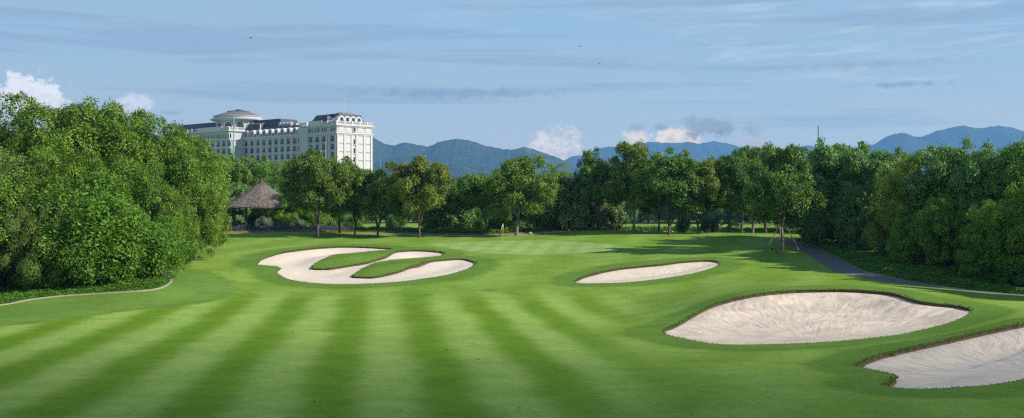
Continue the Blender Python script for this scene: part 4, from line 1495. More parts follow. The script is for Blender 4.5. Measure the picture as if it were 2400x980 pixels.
# rooftop loggia on the end face
lg = MB()
lt = [tz(q) for q in (1865, 1928, 1990, 2052)]
lg.box(-5.5, -0.9, lt[0] - 2.1, lt[3] + 1.9, 39.86, 42.9)
lgo = lg.build('loggia', M['trim_white'], hotel)
for q in lt:
    a_ = MB()
    prof_ = [(q - 1.4, 41.0)] + [(q + 1.4 * math.cos(math.pi * (1 - k / 8)), 42.75 + 1.05 * math.sin(math.pi * k / 8)) for k in range(9)] + [(q + 1.4, 41.0)]
    m_ = len(prof_)
    a_.add([(-0.88, y, z) for y, z in prof_] + [(-3.5, y, z) for y, z in prof_], [tuple(range(m_))] + [(k, k + 1, m_ + k + 1, m_ + k) for k in range(m_ - 1)])
    ao = a_.build('arch', M['trim_white'], hotel)
    pn = MB()
    pn.add([(-0.84, y, z) for y, z in [(q - 0.9, 40.9)] + [(q + 0.9 * math.cos(math.pi * (1 - k / 6)), 42.4 + 0.75 * math.sin(math.pi * k / 6)) for k in range(7)] + [(q + 0.9, 40.9)]], [tuple(range(9))])
    pn.build('pane', M['glass'], ao)
# rotunda
RU = uz(730, 4)
rx_, ry_ = -RU - 0.6, 4.6
rot = MB()
rot.lathe([(10.4, 39.2), (10.4, 44.6), (10.9, 44.7), (12.9, 45.3), (13.1, 45.9), (12.4, 46.0), (11.4, 46.05), (11.3, 46.9), (11.9, 47.1), (11.9, 47.35), (11.5, 47.4)], 48, rx_, ry_)
rot.build('rotunda', M['render_white'], hotel, smooth=False)
rr_ = MB()
rr_.lathe([(11.7, 47.38), (5.2, 49.45), (5.1, 49.45)], 48, rx_, ry_)
rr_.build('rotunda_roof', M['slate_brown'], hotel)
rr_ = MB()
rr_.lathe([(5.3, 49.35), (5.3, 49.75), (4.6, 49.8), (2.2, 50.4), (0.05, 50.9)], 12, rx_, ry_)
rr_.build('lantern_roof', M['slate'], hotel)
for k in range(9):
    th = -math.pi / 2 + (k - 4) * 0.52 - 0.0
    a_ = MB()
    w2 = 1.75
    prof_ = [(-w2, 40.1), (-w2, 42.25)] + [(w2 * math.cos(math.pi * (1 - j / 10)), 42.25 + w2 * math.sin(math.pi * j / 10)) for j in range(1, 10)] + [(w2, 42.25), (w2, 40.1)]
    def pl(r, s, z):
        return (rx_ + r * math.cos(th) - s * math.sin(th), ry_ + r * math.sin(th) + s * math.cos(th), z)
    m_ = len(prof_)
    o_ = [(s * 1.22, 40.1 + (z - 40.1) * 1.09) for s, z in prof_]
    a_.add([pl(10.62, s, z) for s, z in o_] + [pl(10.62, s, z) for s, z in prof_] + [pl(10.1, s, z) for s, z in o_] + [pl(10.3, s, z) for s, z in prof_],
           [(j, j + 1, m_ + j + 1, m_ + j) for j in range(m_ - 1)] + [(2 * m_ + j, 2 * m_ + j + 1, j + 1, j) for j in range(m_ - 1)] + [(m_ + j, m_ + j + 1, 3 * m_ + j + 1, 3 * m_ + j) for j in range(m_ - 1)])
    wo = a_.build('arched_window', M['trim_white'], hotel)
    pn = MB()
    pn.add([pl(10.42, s, z) for s, z in prof_], [tuple(range(m_))])
    pn.build('pane', M['glass'], wo)
# roof plant: ventilation drums, ducts, aerial
vt = MB()
for zx in (1188, 1225, 1262, 1300):
    u = uz(zx, 6)
    vt.lathe([(1.0, 40.8), (1.1, 42.4), (0.9, 42.9), (0.05, 43.1)], 12, -u, 6)
vt.box(-uz(1250, 8), -uz(1375, 8), 7, 10, 41.01, 42.4)
vt.build('roof_vent', M['panel_grey'], hotel)
an = MB()
an.tube([(-4.5, 8, 44), (-4.5, 8, 50), (-4.5, 8, 52.5)], [0.09, 0.06, 0.03], 6)
an.build('aerial', M['trim_white'], hotel)
an = MB()
an.tube([(-7.5, 1.2, 41), (-7.5, 1.2, 44.0)], [0.16, 0.16], 6)
an.build('roof_pipe', M['trim_white'], hotel)
an = MB()
an.tube([(-6.3, 1.2, 41), (-6.3, 1.2, 43.5)], [0.2, 0.2], 6)
an.build('roof_pipe', M['trim_white'], hotel)
tp = MB()
tp.box(-uz(972, 1.2) - 0.25, -uz(972, 1.2) + 0.25, 0.9, 1.3, 38.4, 42.6)
tp.box(-uz(800, 1.2), -uz(972, 1.2), 3.0, 3.3, 42.9, 43.2)
tp.box(-uz(818, 7), -uz(1172, 7), 7.0, 7.3, 44.91, 45.1)
tp.box(-uz(1700, 6), -uz(1750, 6), 4.9, 5.2, 44.81, 45.0)
tp.build('roof_edge', M['trim_white'], hotel)

# ------------------------------------------------------------------ lightning masts
M['mast_green'] = simple_mat('mast_green', (0.10, 0.30, 0.26), 0.5, 0.1)
M['mast_dark'] = simple_mat('mast_dark', (0.05, 0.15, 0.11), 0.5, 0.1)
M['steel'] = simple_mat('steel', (0.35, 0.37, 0.38), 0.4, 0.1, metallic=0.6)


def mast(px, d, top, tip, mat, r, label):
    x, y, z = on(px, d)
    zt, zp = EYE + (HY - top) / F * d, EYE + (HY - tip) / F * d
    root = thing('light_mast', label, 'mast', (x, y, z), 0, 'tapering masts rising over the trees')
    a = MB()
    h = zt - z
    a.tube([(0, 0, -0.3), (0, 0, 0.6), (0, 0, h * 0.5), (0, 0, h)], [r * 1.5, r * 1.25, r, r * 0.55], 10)
    a.lathe([(r * 2.2, -0.1), (r * 2.2, 0.12), (r * 1.2, 0.15)], 10)
    a.build('pole', M[mat], root, True)
    b = MB()
    b.tube([(0, 0, h), (0, 0, h + (zp - zt) * 0.4), (0, 0, zp - z)], [r * 0.5, r * 0.3, r * 0.12], 6)
    b.lathe([(r * 0.8, h - 0.15), (r * 0.8, h + 0.1)], 8)
    b.build('rod', M['steel'], root, True)


mast(548, 300, 268, 252, 'mast_green', 0.26, 'tall pale green mast in front of the hotel rotunda')
mast(763, 420, 336, 330, 'mast_green', 0.16, 'small green mast before the right part of the hotel facade')
mast(891, 380, 372, 363, 'mast_green', 0.16, 'short green mast between the hotel and the hills')
mast(1918, 300, 297, 284, 'mast_dark', 0.24, 'tallest dark green mast above the right grove')
mast(1806, 330, 333, 324, 'mast_dark', 0.17, 'dark mast above the trees left of the tallest one on the right')
mast(1822, 400, 350, 344, 'mast_dark', 0.15, 'smallest dark mast, peeping over the crowns at right')

# ------------------------------------------------------------------ thatched pavilion
m, t = new_mat('thatch')
a_ = t.n('ShaderNodeAttribute', attribute_name='var').outputs['Fac']
pos = t.n('ShaderNodeNewGeometry').outputs['Position']
c = t.mix(a_, (0.10, 0.075, 0.06), (0.44, 0.355, 0.30))
c = t.mix(1.0, c, t.mix(t.noise(pos, 1.5, 4, 0.6), (0.75, 0.75, 0.75), (1.2, 1.2, 1.2)), 'MULTIPLY')
t.n('ShaderNodeOutputMaterial', {'Surface': t.n('ShaderNodeBsdfPrincipled', {'Base Color': c, 'Roughness': 0.95})})
M['thatch'] = m
M['dark_wood'] = simple_mat('dark_wood', (0.045, 0.030, 0.024), 0.7, 0.3, 8)
M['red_paint'] = simple_mat('red_paint', (0.36, 0.055, 0.025), 0.6, 0.15, 4)
PD = 151
pxw, pyw, pzw = on(613, PD)
pav = thing('thatched_pavilion', 'open pavilion with shaggy conical thatched roof on dark posts', 'pavilion', (pxw, pyw, pzw))
R_, ZE, ZA = 5.1, 3.5, 6.9
NS = 8
co_ = MB()
co_.lathe([(R_, ZE - 0.28), (R_ + 0.02, ZE), (R_ * 0.55, ZE + (ZA - ZE) * 0.42), (0.35, ZA - 0.25), (0.05, ZA)], NS, a0=0.2, a1=0.2 + 2 * math.pi)
co_.lathe([(0.2, ZE + 1.8), (R_ - 0.05, ZE - 0.22)], NS, a0=0.2, a1=0.2 + 2 * math.pi)
rfo = make_mesh('roof', np.concatenate(co_.v), co_.f, M['thatch'], pav, False, {'var': np.full(co_.c, 0.2)})
rg = np.random.default_rng(5)
n = 15000
th = rg.uniform(0, 2 * math.pi, n)
q = np.sqrt(rg.uniform(0, 1, n))
q = np.where(rg.random(n) < 0.14, 1.0, q)
seg = (np.mod(th - 0.2, 2 * math.pi / NS) - math.pi / NS)
apo = math.cos(math.pi / NS) / np.cos(seg)
rr0 = R_ * q * apo
zc = ZE + (ZA - ZE) * (1 - q) * (1.0 - 0.10 * np.sin(q * math.pi)) + 0.05
c0 = np.stack([rr0 * np.cos(th), rr0 * np.sin(th), zc], 1)
dn = np.stack([np.cos(th) * 0.82, np.sin(th) * 0.82, np.full(n, -0.60)], 1)
dn = unit(dn + rg.normal(0, 0.16, (n, 3)))
sd = unit(np.stack([-np.sin(th), np.cos(th), 0 * th], 1) + rg.normal(0, 0.25, (n, 3)))
Ln = rg.uniform(0.22, 0.6, (n, 1))
wd_ = rg.uniform(0.02, 0.05, (n, 1))
up_ = np.array([0, 0, 1]) * rg.uniform(0.0, 0.09, (n, 1))
v = np.stack([c0 - sd * wd_, c0 + sd * wd_, c0 + dn * Ln + sd * wd_ * 0.4 + up_, c0 + dn * Ln - sd * wd_ * 0.4 + up_], 1).reshape(-1, 3)
make_mesh('thatch', v, np.arange(4 * n).reshape(n, 4), M['thatch'], rfo, False, {'var': np.repeat(np.clip(rg.normal(0.5, 0.28, n), 0, 1), 4)})
fin = MB()
fin.lathe([(0.30, ZA - 0.35), (0.26, ZA + 0.05), (0.12, ZA + 0.15), (0.16, ZA + 0.3), (0.05, ZA + 0.5), (0.01, ZA + 0.62)], 10)
fin.build('finial', M['thatch'], pav, True)
fl_ = MB()
fl_.lathe([(R_ * 0.86, -0.3), (R_ * 0.86, 0.18), (0.02, 0.2)], NS, a0=0.2, a1=0.2 + 2 * math.pi)
fl_.build('floor', M['concrete'], pav)
for i, dpx in enumerate([-70, -50, -20, 23, 52, 68]):
    x = dpx / F * PD
    yy = math.sqrt(max(0.1, (R_ * 0.82) ** 2 - x * x)) * (-1 if i in (1, 2, 3, 4) else 1) if abs(x) < R_ * 0.82 else 0
    p_ = MB()
    p_.box(x - 0.13, x + 0.13, yy - 0.13, yy + 0.13, 0.0, ZE + 0.1)
    p_.box(x - 0.2, x + 0.2, yy - 0.2, yy + 0.2, 0.0, 0.35)
    po_ = p_.build('post', M['dark_wood'], pav)
    if i in (3, 4):
        s_ = MB()
        s_.box(x - 0.15, x + 0.15, yy - 0.15, yy + 0.15, 0.3, 1.75)
        s_.build('painted_sleeve', M['red_paint'], po_)
rg_ = MB()
rg_.lathe([(R_ * 0.84, ZE - 0.3), (R_ * 0.84, ZE - 0.05), (R_ * 0.78, ZE - 0.05), (R_ * 0.78, ZE - 0.3), (R_ * 0.84, ZE - 0.3)], NS, a0=0.2, a1=0.2 + 2 * math.pi)
rg_.build('ring_beam', M['dark_wood'], pav)
bn = MB()
bn.box(-2.0, 0.2, -1.6, -1.1, 0.42, 0.50)
bn.box(-1.9, -1.8, -1.55, -1.15, 0.2, 0.42)
bn.box(0.0, 0.1, -1.55, -1.15, 0.2, 0.42)
bo_ = bn.build('bench', M['dark_wood'], None, loc=(pxw, pyw, pzw))
tag(bo_, 'plain dark bench standing inside the thatched pavilion', 'bench')

# ------------------------------------------------------------------ planting strips
def carpet(name, poly_w, n, hgt, L, Wd, mat, label, seed, lump=0.5, kind='stuff', accent=0.0):
    """low planting over a ground polygon: leaves on a lumpy surface"""
    rg = np.random.default_rng(seed)
    poly = orient(np.array(poly_w, float))
    lo, hi = poly.min(0), poly.max(0)
    x = rg.uniform(lo[0], hi[0], n * 6)
    y = rg.uniform(lo[1], hi[1], n * 6)
    ok = inside(poly, x, y)
    x, y = x[ok][:n], y[ok][:n]
    de = dist_to(poly, x, y)
    z0 = terrain(x, y)
    lum = 0.45 + 0.55 * vnoise_(x / lump, y / lump, seed) + 0.35 * (vnoise_(x / lump * 2.7, y / lump * 2.7, seed + 2) - 0.5)
    h = hgt * lum * (0.25 + 0.75 * sm(de, 0, 0.5))
    z = z0 + h * rg.uniform(0.25, 1.0, len(x)) ** 0.5
    c = np.stack([x, y, z], 1)
    nrm = unit(rg.normal(0, 0.5, (len(x), 3)) + [0, -0.12, 0.9])
    v = leaf_quads(c, nrm, L, Wd, rg, 0.1)
    var = np.clip(0.5 * vnoise_(x / 0.9, y / 0.9, seed + 5) + rg.normal(0.22, 0.2, len(x)), 0, 1) * 0.95
    if accent:
        var = np.where((rg.random(len(x)) < accent) & (z > z0 + h * 0.6), 1.0, var * 0.6)
    o = make_mesh(name, v, np.arange(len(v)).reshape(-1, 4), mat, None, False, {'var': np.repeat(var, 4)})
    return tag(o, label, name.replace('_', ' '), kind=kind)


def vnoise_(x, y, seed):
    xi, yi = np.floor(x).astype(int), np.floor(y).astype(int)
    a, b = x - xi, y - yi
    a, b = a * a * (3 - 2 * a), b * b * (3 - 2 * b)
    def h(i, j):
        v = np.sin(i * 127.1 + j * 311.7 + seed * 74.7) * 43758.5453
        return v - np.floor(v)
    return (h(xi, yi) * (1 - a) + h(xi + 1, yi) * a) * (1 - b) + (h(xi, yi + 1) * (1 - a) + h(xi + 1, yi + 1) * a) * b


def band(line, w0, w1, side=1):
    """strip polygon beside a line from offset w0 to w1"""
    line = smooth_loop(np.array(line), 0.8, closed=False)
    tg = np.gradient(line, axis=0)
    tg /= np.linalg.norm(tg, axis=1)[:, None]
    nn = np.stack([-tg[:, 1], tg[:, 0]], 1) * side
    return np.vstack([line + nn * w0, (line + nn * w1)[::-1]])


carpet('ground_cover', band(kerb_w[:-1], 0.1, 4.5), 60000, 0.42, 0.13, 0.08, M['leaf_cover'], 'low leafy ground cover between the stone kerb and the left grove', 21)
re_line = redge[::3] if len(redge) > 60 else redge
g1 = carpet('ground_cover', band(redge, 0.15, 9.0, 1), 130000, 0.55, 0.17, 0.10, M['leaf_cover'], 'leafy ground cover on the slope right of the cart path', 22, lump=1.1)
bl_ = np.array(brick_line)
carpet('flower_bed', band(bl_[:5], 0.9, 3.2), 26000, 0.95, 0.12, 0.06, M['leaf_violet'], 'violet flowering bed in front of the pavilion', 23, accent=0.5)
carpet('clipped_border', band(bl_[:6], 0.15, 1.1), 14000, 0.5, 0.12, 0.07, M['leaf_cover'], 'low green border plants along the brick edging', 24)
carpet('ground_cover', band(bl_[4:], 0.15, 4.5), 46000, 0.75, 0.18, 0.09, M['leaf_cover'], 'broad leaved ground cover behind the brick edging', 25)
mound_line = [on(px, d)[:2] for px, d in [(1395, 146), (1460, 147), (1560, 148), (1700, 147), (1800, 146), (1880, 142)]]
carpet('ground_cover', band(mound_line, 1.0, 9.0), 60000, 0.8, 0.22, 0.12, M['leaf_cover'], 'leafy ground cover behind the mound trees', 26)

for key, px, d, top, lab, tint in [('bush2', 620, 146.5, 508, 'silvery shrub between the pavilion posts', 1), ('bush2', 697, 147, 511, 'silvery shrub right of the pavilion', 1),
                                   ('bush2', 660, 147.5, 516, 'smallest silvery shrub of the pavilion bed', 1)]:
    o = tree_px(key, px, d, top, N_B, lab, 'shrub', 'silvery shrubs in the flower bed', wide=1.25, name='silver_shrub')
    for ch in o.children:
        if ch.name.startswith('crown'):
            ch.data = ch.data.copy()
            ch.data.materials[0] = M['leaf_silver']

# ------------------------------------------------------------------ palms
def palm(px, d, top, label, fr_len, n_fr, trunk_r, seed, name='palm_tree'):
    x, y, z = on(px, d)
    H = EYE + (HY - top) / F * d - z - fr_len * 0.35
    H = max(H, 0.35)
    root = thing(name, label, 'palm', (x, y, z))
    rg = np.random.default_rng(seed)
    tm = MB()
    pts = [(0.02 * k * k, 0.0, -0.2 + (H + 0.2) * k / 8) for k in range(9)]
    tm.tube(pts, [trunk_r * (1.3 - 0.5 * k / 8) for k in range(9)], 8)
    tm.build('trunk', M['bark_pale'], root, True)
    bx = pts[-1][0]
    V, Vr = [], []
    for i in range(n_fr):
        a = 2 * math.pi * i / n_fr + rg.normal(0, 0.2)
        e0 = rg.uniform(0.1, 1.25)
        p = np.array([bx, 0, H])
        d0 = np.array([math.cos(a), math.sin(a)])
        e = e0
        step = fr_len / 14
        for k in range(14):
            dir_ = np.array([d0[0] * math.cos(e), d0[1] * math.cos(e), math.sin(e)])
            p2 = p + dir_ * step
            e -= 0.13
            sidev = np.array([-d0[1], d0[0], 0])
            ll = fr_len * 0.24 * math.sin(math.pi * (k + 1.2) / 16)
            for s in (-1, 1):
                for q in (0.25, 0.75):
                    b = p + dir_ * step * q
                    tip = b + (sidev * s * 0.85 + dir_ * 0.55 - np.array([0, 0, 0.25 + rg.uniform(0, 0.25)])) * ll
                    w_ = dir_ * step * 0.20
                    V += [b - w_, b + w_, tip + w_ * 0.2, tip - w_ * 0.2]
                    Vr += [rg.uniform(0.2, 0.9)] * 4
            wv = sidev * 0.02
            V += [p - wv, p + wv, p2 + wv, p2 - wv]
            Vr += [0.9] * 4
            p = p2
    V = np.array(V)
    make_mesh('fronds', V, np.arange(len(V)).reshape(-1, 4), M['leaf_palm'], root, False, {'var': np.array(Vr)})
    return root


palm(1279, 210, 384, 'coconut palm whose crown tops the trees left of centre', 4.2, 16, 0.2, 1)
palm(1146, 215, 412, 'distant palm half hidden left of the pale forked tree', 3.5, 14, 0.2, 2)
palm(1692, 141, 512, 'small palm with arching fronds beside the dark litter bin', 2.3, 13, 0.14, 3, 'young_palm')
palm(470, 120, 352, 'palm fronds poking out between left grove and hotel', 2.6, 12, 0.15, 4)

# ------------------------------------------------------------------ flagstick, stakes, bins, small things
M['yellow_paint'] = simple_mat('yellow_paint', (0.80, 0.56, 0.03), 0.5, 0.05)
M['flag_cloth'] = simple_mat('flag_cloth', (0.78, 0.78, 0.80), 0.8, 0.05)
M['grey_wood'] = simple_mat('grey_wood', (0.17, 0.145, 0.125), 0.9, 0.4, 12)
M['dark_metal'] = simple_mat('dark_metal', (0.025, 0.03, 0.032), 0.5, 0.2)
M['rock'] = simple_mat('rock', (0.36, 0.33, 0.29), 0.9, 0.3, 5, bump=0.05)
M['terracotta'] = simple_mat('terracotta', (0.48, 0.17, 0.06), 0.9, 0.4, 4, bump=0.05)
x, y, z = P(1178, 577)
fs_ = thing('flagstick', 'yellow flagstick with drooping white flag on the putting green', 'flagstick', (x, y, z))
a_ = MB()
a_.tube([(0, 0, -0.1), (0.02, 0, 1.2), (0.07, 0, 2.45)], [0.028, 0.024, 0.016], 8)
a_.build('pole', M['yellow_paint'], fs_, True)
a_ = MB()
gv, gf = [], []
NX, NZ = 8, 8
for th_ in (0.0, 0.012):
    for j in range(NZ):
        for i in range(NX):
            s = i / (NX - 1)
            r_ = j / (NZ - 1)
            gv.append((0.07 - 0.19 * s + 0.02 * math.sin(5 * r_), th_ + 0.05 * math.sin(9 * s + 3 * r_), 2.43 - 0.40 * r_ - 0.30 * s))
NN = NX * NZ
for o2 in (0, NN):
    for j in range(NZ - 1):
        for i in range(NX - 1):
            k = o2 + j * NX + i
            gf.append((k, k + 1, k + NX + 1, k + NX))
a_.add(gv, gf)
a_.build('flag', M['flag_cloth'], fs_, True)
cup = MB()
cup.lathe([(0.06, 0.006), (0.054, -0.1)], 14)
cup.build('cup', M['flag_cloth'], fs_, True)

tx, ty, tz_ = st_tree.location
br = thing('tree_stakes', 'tripod of grey wooden stakes propping the young tree', 'tree brace', (tx, ty, tz_))
feet = [(-2.05, -0.7), (-0.85, -1.1), (1.55, -0.55), (0.35, 1.4)]
for i, (fx_, fy_) in enumerate(feet):
    s_ = MB()
    gzf = gz(tx + fx_, ty + fy_) - tz_
    s_.tube([(fx_, fy_, gzf - 0.05), (fx_ * 0.05 + 0.12 * (1 if fx_ > 0 else -1), fy_ * 0.05, 2.75 + 0.2 * (i % 2))], [0.065, 0.05], 7)
    s_.build('stake', M['grey_wood'], br)
for a, b in ((0, 1), (1, 2), (2, 3), (3, 0)):
    s_ = MB()
    pa, pb = np.array([*feet[a], 0.1]), np.array([*feet[b], 0.1])
    q_ = 0.52
    s_.tube([(pa[0] * q_ - 0.1, pa[1] * q_, 1.35), (pb[0] * q_ + 0.1, pb[1] * q_, 1.35)], [0.045, 0.045], 6)
    s_.build('crossbar', M['grey_wood'], br)

def peg(px, py, mat, label, h=0.35, r=0.07, name='marker_post'):
    x, y, z = P(px, py)
    a = MB()
    a.tube([(0, 0, -0.1), (0, 0, h * 0.8), (0, 0, h)], [r, r, r * 0.55], 8)
    o = a.build(name, M[mat], None, True, loc=(x, y, z))
    return tag(o, label, 'marker')

M['green_plastic'] = simple_mat('green_plastic', (0.02, 0.30, 0.20), 0.4, 0.05)
peg(1877, 572, 'green_plastic', 'small green marker post where the path bends behind the staked tree')
peg(1810, 587, 'dark_metal', 'short dark peg in the grass left of the staked tree')
peg(1819, 590, 'dark_metal', 'short dark peg in the grass nearer the staked tree', 0.25)
peg(705, 547, 'green_plastic', 'tiny green marker by the brick edging near the widest tree', 0.3)

x, y, z = on(1679, 139)
bn = thing('litter_bin', 'dark post mounted bin with hooded lid beside the small palm', 'bin', (x, y, z))
a_ = MB()
a_.box(-0.09, 0.09, -0.09, 0.09, -0.1, 0.75)
a_.build('post', M['dark_metal'], bn)
a_ = MB()
a_.box(-0.25, 0.32, -0.22, 0.22, 0.72, 0.80)
a_.box(-0.24, 0.24, -0.2, 0.2, 0.804, 1.75)
a_.build('body', M['dark_metal'], bn)
a_ = MB()
a_.frustum(-0.30, 0.30, -0.26, 0.26, 1.753, 1.9, 0.1, 0.08)
a_.build('lid', M['dark_metal'], bn)
x, y, z = on(1664, 138)
bn = thing('sign_post', 'dark slim post with small boxes left of the bin', 'post', (x, y, z))
a_ = MB()
a_.box(-0.11, 0.11, -0.11, 0.11, -0.1, 1.25)
a_.box(-0.16, 0.16, -0.16, 0.16, 1.253, 1.36)
a_.build('post', M['dark_metal'], bn)
a_ = MB()
a_.box(-0.50, -0.113, -0.18, 0.18, 0.0, 0.5)
a_.build('box', M['dark_metal'], bn)


def boulder(px, d, r, mat, label, seed, name='boulder'):
    x, y, z = on(px, d)
    rg = np.random.default_rng(seed)
    vs, fs = [], []
    nu, nv = 14, 9
    for j in range(nv + 1):
        for i in range(nu):
            a, b = 2 * math.pi * i / nu, math.pi * j / nv
            rr2 = r * (1 + 0.18 * math.sin(3 * a + seed) * math.sin(2 * b) + rg.normal(0, 0.05))
            vs.append((rr2 * math.cos(a) * math.sin(b) * 1.2, rr2 * math.sin(a) * math.sin(b), rr2 * math.cos(b) * 0.8))
    for j in range(nv):
        for i in range(nu):
            i2 = (i + 1) % nu
            fs.append((j * nu + i, (j + 1) * nu + i, (j + 1) * nu + i2, j * nu + i2))
    o = make_mesh(name, vs, fs, M[mat], None, False, loc=(x, y, z + r * 0.4))
    return tag(o, label, 'boulder')


boulder(501, 138, 0.48, 'terracotta', 'orange boulder at the left end of the brick edging', 1)
boulder(489, 137.2, 0.35, 'terracotta', 'smaller orange boulder tucked against the left grove', 2)
boulder(1243, 134, 0.24, 'rock', 'small pale grey rock behind the green, right of the forked tree', 3, 'rock')

# birds
def bird(px, py, d, span, label, bank):
    x, z = wp(px, d), EYE + (HY - py) / F * d
    vs, fs = [], []
    n = 8
    for j in range(7):
        s = j / 6
        r = 0.09 * span * math.sin(math.pi * (0.08 + 0.9 * s)) ** 0.8
        for i in range(n):
            a = 2 * math.pi * i / n
            vs.append((span * (s - 0.5) * 0.75, r * math.cos(a), r * math.sin(a)))
    for j in range(6):
        for i in range(n):
            fs.append((j * n + i, j * n + (i + 1) % n, (j + 1) * n + (i + 1) % n, (j + 1) * n + i))
    c = len(vs)
    for s in (-1, 1):
        b = len(vs)
        for q, yy, zz2, ch in ((0, 0.05, 0.03, 0.26), (1, 0.25, 0.14, 0.22), (2, 0.5, 0.10, 0.05)):
            for e in (0, 0.012):
                vs += [(-ch * span * 0.5 - q * 0.03 * span, s * yy * span, zz2 * span + e), (ch * span * 0.5 - q * 0.06 * span, s * yy * span, zz2 * span + e)]
        for q in range(2):
            k = b + q * 4
            fs += [(k, k + 1, k + 5, k + 4), (k + 2, k + 6, k + 7, k + 3), (k, k + 4, k + 6, k + 2), (k + 1, k + 3, k + 7, k + 5)]
    o = make_mesh('bird', vs, fs, M['dark_metal'], None, False, loc=(x, d, z))
    o.rotation_euler = (bank, 0.1, bank * 2)
    return tag(o, label, 'bird')


bird(588, 89, 90, 0.34, 'dark bird flying high above the hotel', 0.3)
bird(1404, 149, 90, 0.36, 'lowest dark bird flying right of the picture centre', 0.6)
bird(1359, 109, 100, 0.28, 'small dark bird above and left of the lowest one', -0.3)

# fallen leaves on the near grass
rg = np.random.default_rng(77)
n = 150
sx_ = rg.uniform(-0.46, 0.46, n)
dy_ = np.exp(rg.uniform(math.log(33), math.log(120), n))
xx_ = sx_ * dy_
zz2_ = terrain(xx_, dy_)
ok = np.ones(n, bool)
for k in LOOPS:
    ok &= ~inside(LOOPS[k], xx_, dy_)
c_ = np.stack([xx_, dy_, zz2_ + 0.025], 1)[ok]
v = leaf_quads(c_, unit(rg.normal(0, 0.25, (len(c_), 3)) + [0, 0, 1]), 0.13, 0.08, rg)
M['dead_leaf'] = leaf_mat('dead_leaf', (0.05, 0.03, 0.015), (0.30, 0.17, 0.06), gloss=0.1)
fo_ = make_mesh('fallen_leaves', v, np.arange(len(v)).reshape(-1, 4), M['dead_leaf'], None, False, {'var': np.repeat(rg.random(len(c_)), 4)})
tag(fo_, 'brown leaves scattered over the fairway', 'fallen leaves', kind='stuff')


# ------------------------------------------------------------------ mountains and the air
m, t = new_mat('hillside')
pos = t.n('ShaderNodeNewGeometry').outputs['Position']
a_ = t.noise(pos, 0.006, 6, 0.65)
b_ = t.noise(pos, 0.045, 5, 0.7)
c = t.mix(t.ramp(a_, 0.35, 0.65), (0.024, 0.040, 0.020), (0.050, 0.078, 0.034))
c = t.mix(t.ramp(b_, 0.35, 0.70), c, (0.075, 0.105, 0.045))
rock = t.m('MULTIPLY', t.ramp(t.noise(pos, 0.012, 5, 0.6), 0.60, 0.68), 0.5)
c = t.mix(rock, c, (0.20, 0.17, 0.15))
pr = t.n('ShaderNodeBsdfPrincipled', {'Base Color': c, 'Roughness': 0.95, 'Specular IOR Level': 0.05,
                                      'Normal': t.n('ShaderNodeBump', {'Height': b_, 'Strength': 1.0, 'Distance': 18.0}).outputs[0]})
t.n('ShaderNodeOutputMaterial', {'Surface': pr})
M['hillside'] = m


def vnoise(x, y, seed):
    """smooth value noise, numpy"""
    xi, yi = np.floor(x).astype(int), np.floor(y).astype(int)
    fx_, fy_ = x - xi, y - yi
    fx_, fy_ = fx_ * fx_ * (3 - 2 * fx_), fy_ * fy_ * (3 - 2 * fy_)

    def h(i, j):
        v = np.sin(i * 127.1 + j * 311.7 + seed * 74.7) * 43758.5453
        return v - np.floor(v)
    return (h(xi, yi) * (1 - fx_) + h(xi + 1, yi) * fx_) * (1 - fy_) + (h(xi, yi + 1) * (1 - fx_) + h(xi + 1, yi + 1) * fx_) * fy_


def mountain(name, prof, D, front, back, seed, spur, step_px=3.0):
    prof = np.array(prof, float)
    cols = np.arange(prof[0, 0], prof[-1, 0] + 1, step_px)
    # softened ridge line with small tree-level roughness
    ry = np.interp(cols, prof[:, 0], prof[:, 1])
    k = np.hanning(9)
    k /= k.sum()
    pad = np.pad(ry, 4, mode='edge')
    ry = np.convolve(pad, k, 'valid')
    ry += (vnoise(cols / 9.0, cols * 0, seed) - 0.5) * 2.4 + (vnoise(cols / 3.1, cols * 0, seed + 1) - 0.5) * 1.2
    H = EYE + (HY - ry) / F * D
    us = np.concatenate([np.linspace(-1, 0, 60), np.linspace(0, 1, 12)[1:]])
    U, C = np.meshgrid(us, cols, indexing='ij')
    X = (C - CX) / F * D * (1 + 0 * U)
    Y = np.where(U < 0, D + U * front, D + U * back)
    a = np.abs(U)
    prof_ = np.where(U < 0, (1 - a) ** 1.25, 1 - a ** 1.5)
    sp = np.abs(vnoise(X / spur + 0.6 * vnoise(Y / spur, X / spur, seed + 3), Y / (spur * 2.6), seed + 5) - 0.5) * 2
    sp2 = np.abs(vnoise(X / spur * 2.7, Y / spur * 1.3, seed + 8) - 0.5) * 2
    cut = (0.30 * (1 - sp) + 0.12 * (1 - sp2)) * np.sin(np.clip(a, 0, 1) * math.pi) ** 0.7
    Zm = H[None, :] * prof_ * (1 - cut) - 3
    idx_ = np.arange(U.size).reshape(U.shape)
    f = np.stack([idx_[:-1, :-1].ravel(), idx_[:-1, 1:].ravel(), idx_[1:, 1:].ravel(), idx_[1:, :-1].ravel()], 1)
    # undo perspective narrowing so that the ridge, not the foot, keeps its columns
    o = make_mesh(name, np.stack([X.ravel(), Y.ravel(), Zm.ravel()], 1), f, M['hillside'], None, True)
    tag(o, kind='structure')
    return o


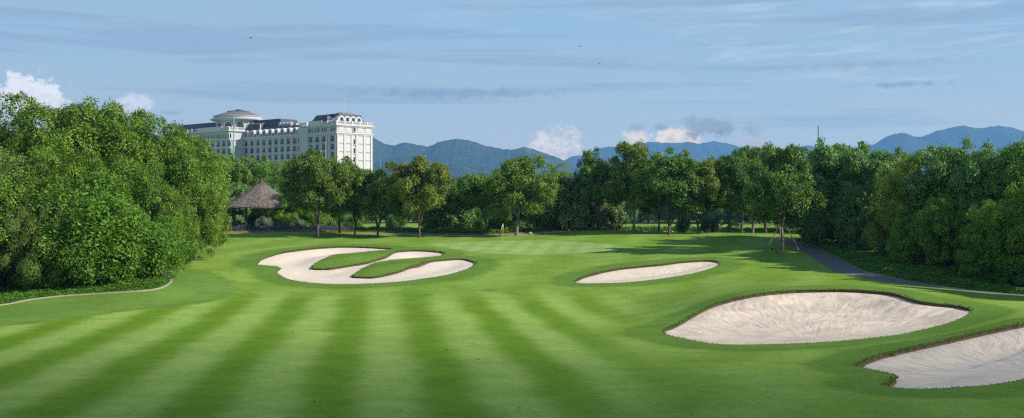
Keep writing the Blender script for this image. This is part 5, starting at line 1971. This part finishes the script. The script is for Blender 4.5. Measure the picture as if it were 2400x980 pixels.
mountain('hills', [(420, 430), (560, 395), (700, 352), (800, 328), (875, 320), (905, 337), (922, 341), (935, 334), (950, 331), (985, 339), (1005, 342), (1030, 330),
                   (1060, 324), (1085, 325), (1110, 330), (1140, 341), (1180, 348), (1200, 350), (1228, 342), (1270, 354), (1320, 372), (1345, 385), (1400, 412),
                   (1470, 440), (1560, 462)], 4500, 1500, 900, 4, 290)
mountain('foothills', [(700, 440), (800, 405), (850, 385), (900, 376), (940, 366), (965, 364), (1000, 370), (1050, 382), (1110, 386), (1180, 396), (1300, 408), (1380, 425), (1450, 455)],
         3600, 1050, 500, 9, 200)
mountain('mountains', [(1180, 440), (1260, 405), (1320, 378), (1345, 364), (1370, 362), (1400, 346), (1440, 341), (1470, 343), (1500, 334), (1540, 332), (1570, 335), (1610, 332),
                       (1640, 336), (1670, 330), (1700, 334), (1740, 346), (1780, 348), (1795, 345), (1815, 353), (1850, 350), (1890, 339), (1910, 342), (1950, 350),
                       (2000, 345), (2050, 340), (2150, 345), (2300, 350), (2500, 360), (2700, 380)], 8000, 2200, 1100, 13, 520)
mountain('mountains', [(1900, 420), (1960, 385), (2020, 352), (2060, 330), (2085, 316), (2110, 310), (2130, 313), (2150, 321), (2165, 318), (2190, 308), (2225, 299), (2255, 292),
                       (2280, 297), (2300, 300), (2320, 295), (2345, 293), (2370, 297), (2400, 306), (2450, 325), (2540, 335), (2700, 380)], 6600, 1900, 1100, 17, 430)

hz = MB()
hz.box(-9800, 9800, -400, HAZE_FAR, -4.0, HAZE_TOP)
m, t = new_mat('haze')
vol = t.n('ShaderNodeVolumePrincipled', {'Color': (0.215, 0.53, 1.0, 1), 'Density': HAZE_S, 'Anisotropy': 0.1})
t.n('ShaderNodeOutputMaterial', {'Volume': vol.outputs[0]})
ho = hz.build('haze', m)
tag(ho, kind='stuff')

# unseen thin cloud added high behind the right shoulder to shade the near fairway
cz = 1500.0
k_ = cz / math.tan(SUN_EL)
cxx, cyy = k_ * math.sin(SUN_AZ), k_ * math.cos(SUN_AZ) - 22.0
nr_, na_ = 20, 48
vs, fs = [], []
for sgn in (1, -1):
    for j in range(nr_ + 1):
        s_ = j / nr_
        hgt = 30.0 * (1 - s_ * s_) ** 2
        for i in range(na_):
            a = 2 * math.pi * i / na_
            vs.append((cxx + 420 * s_ * math.cos(a), cyy + 88 * s_ * math.sin(a), cz + sgn * hgt))
for h_ in range(2):
    o_ = h_ * (nr_ + 1) * na_
    for j in range(nr_):
        for i in range(na_):
            i2 = (i + 1) % na_
            q = (o_ + j * na_ + i, o_ + (j + 1) * na_ + i, o_ + (j + 1) * na_ + i2, o_ + j * na_ + i2)
            fs.append(q if h_ == 0 else q[::-1])
import bmesh
me = bpy.data.meshes.new('added_cloud')
me.from_pydata(vs, [], fs)
bm = bmesh.new()
bm.from_mesh(me)
bmesh.ops.remove_doubles(bm, verts=bm.verts, dist=0.01)
bmesh.ops.recalc_face_normals(bm, faces=bm.faces)
bm.to_mesh(me)
bm.free()
m, t = new_mat('added_cloud')
vol = t.n('ShaderNodeVolumePrincipled', {'Color': (0.95, 0.95, 0.95, 1), 'Density': 0.048, 'Anisotropy': 0.3})
t.n('ShaderNodeOutputMaterial', {'Volume': vol.outputs[0]})
me.materials.append(m)
co_ = bpy.data.objects.new('added_cloud', me)
COL.objects.link(co_)
tag(co_, kind='stuff')
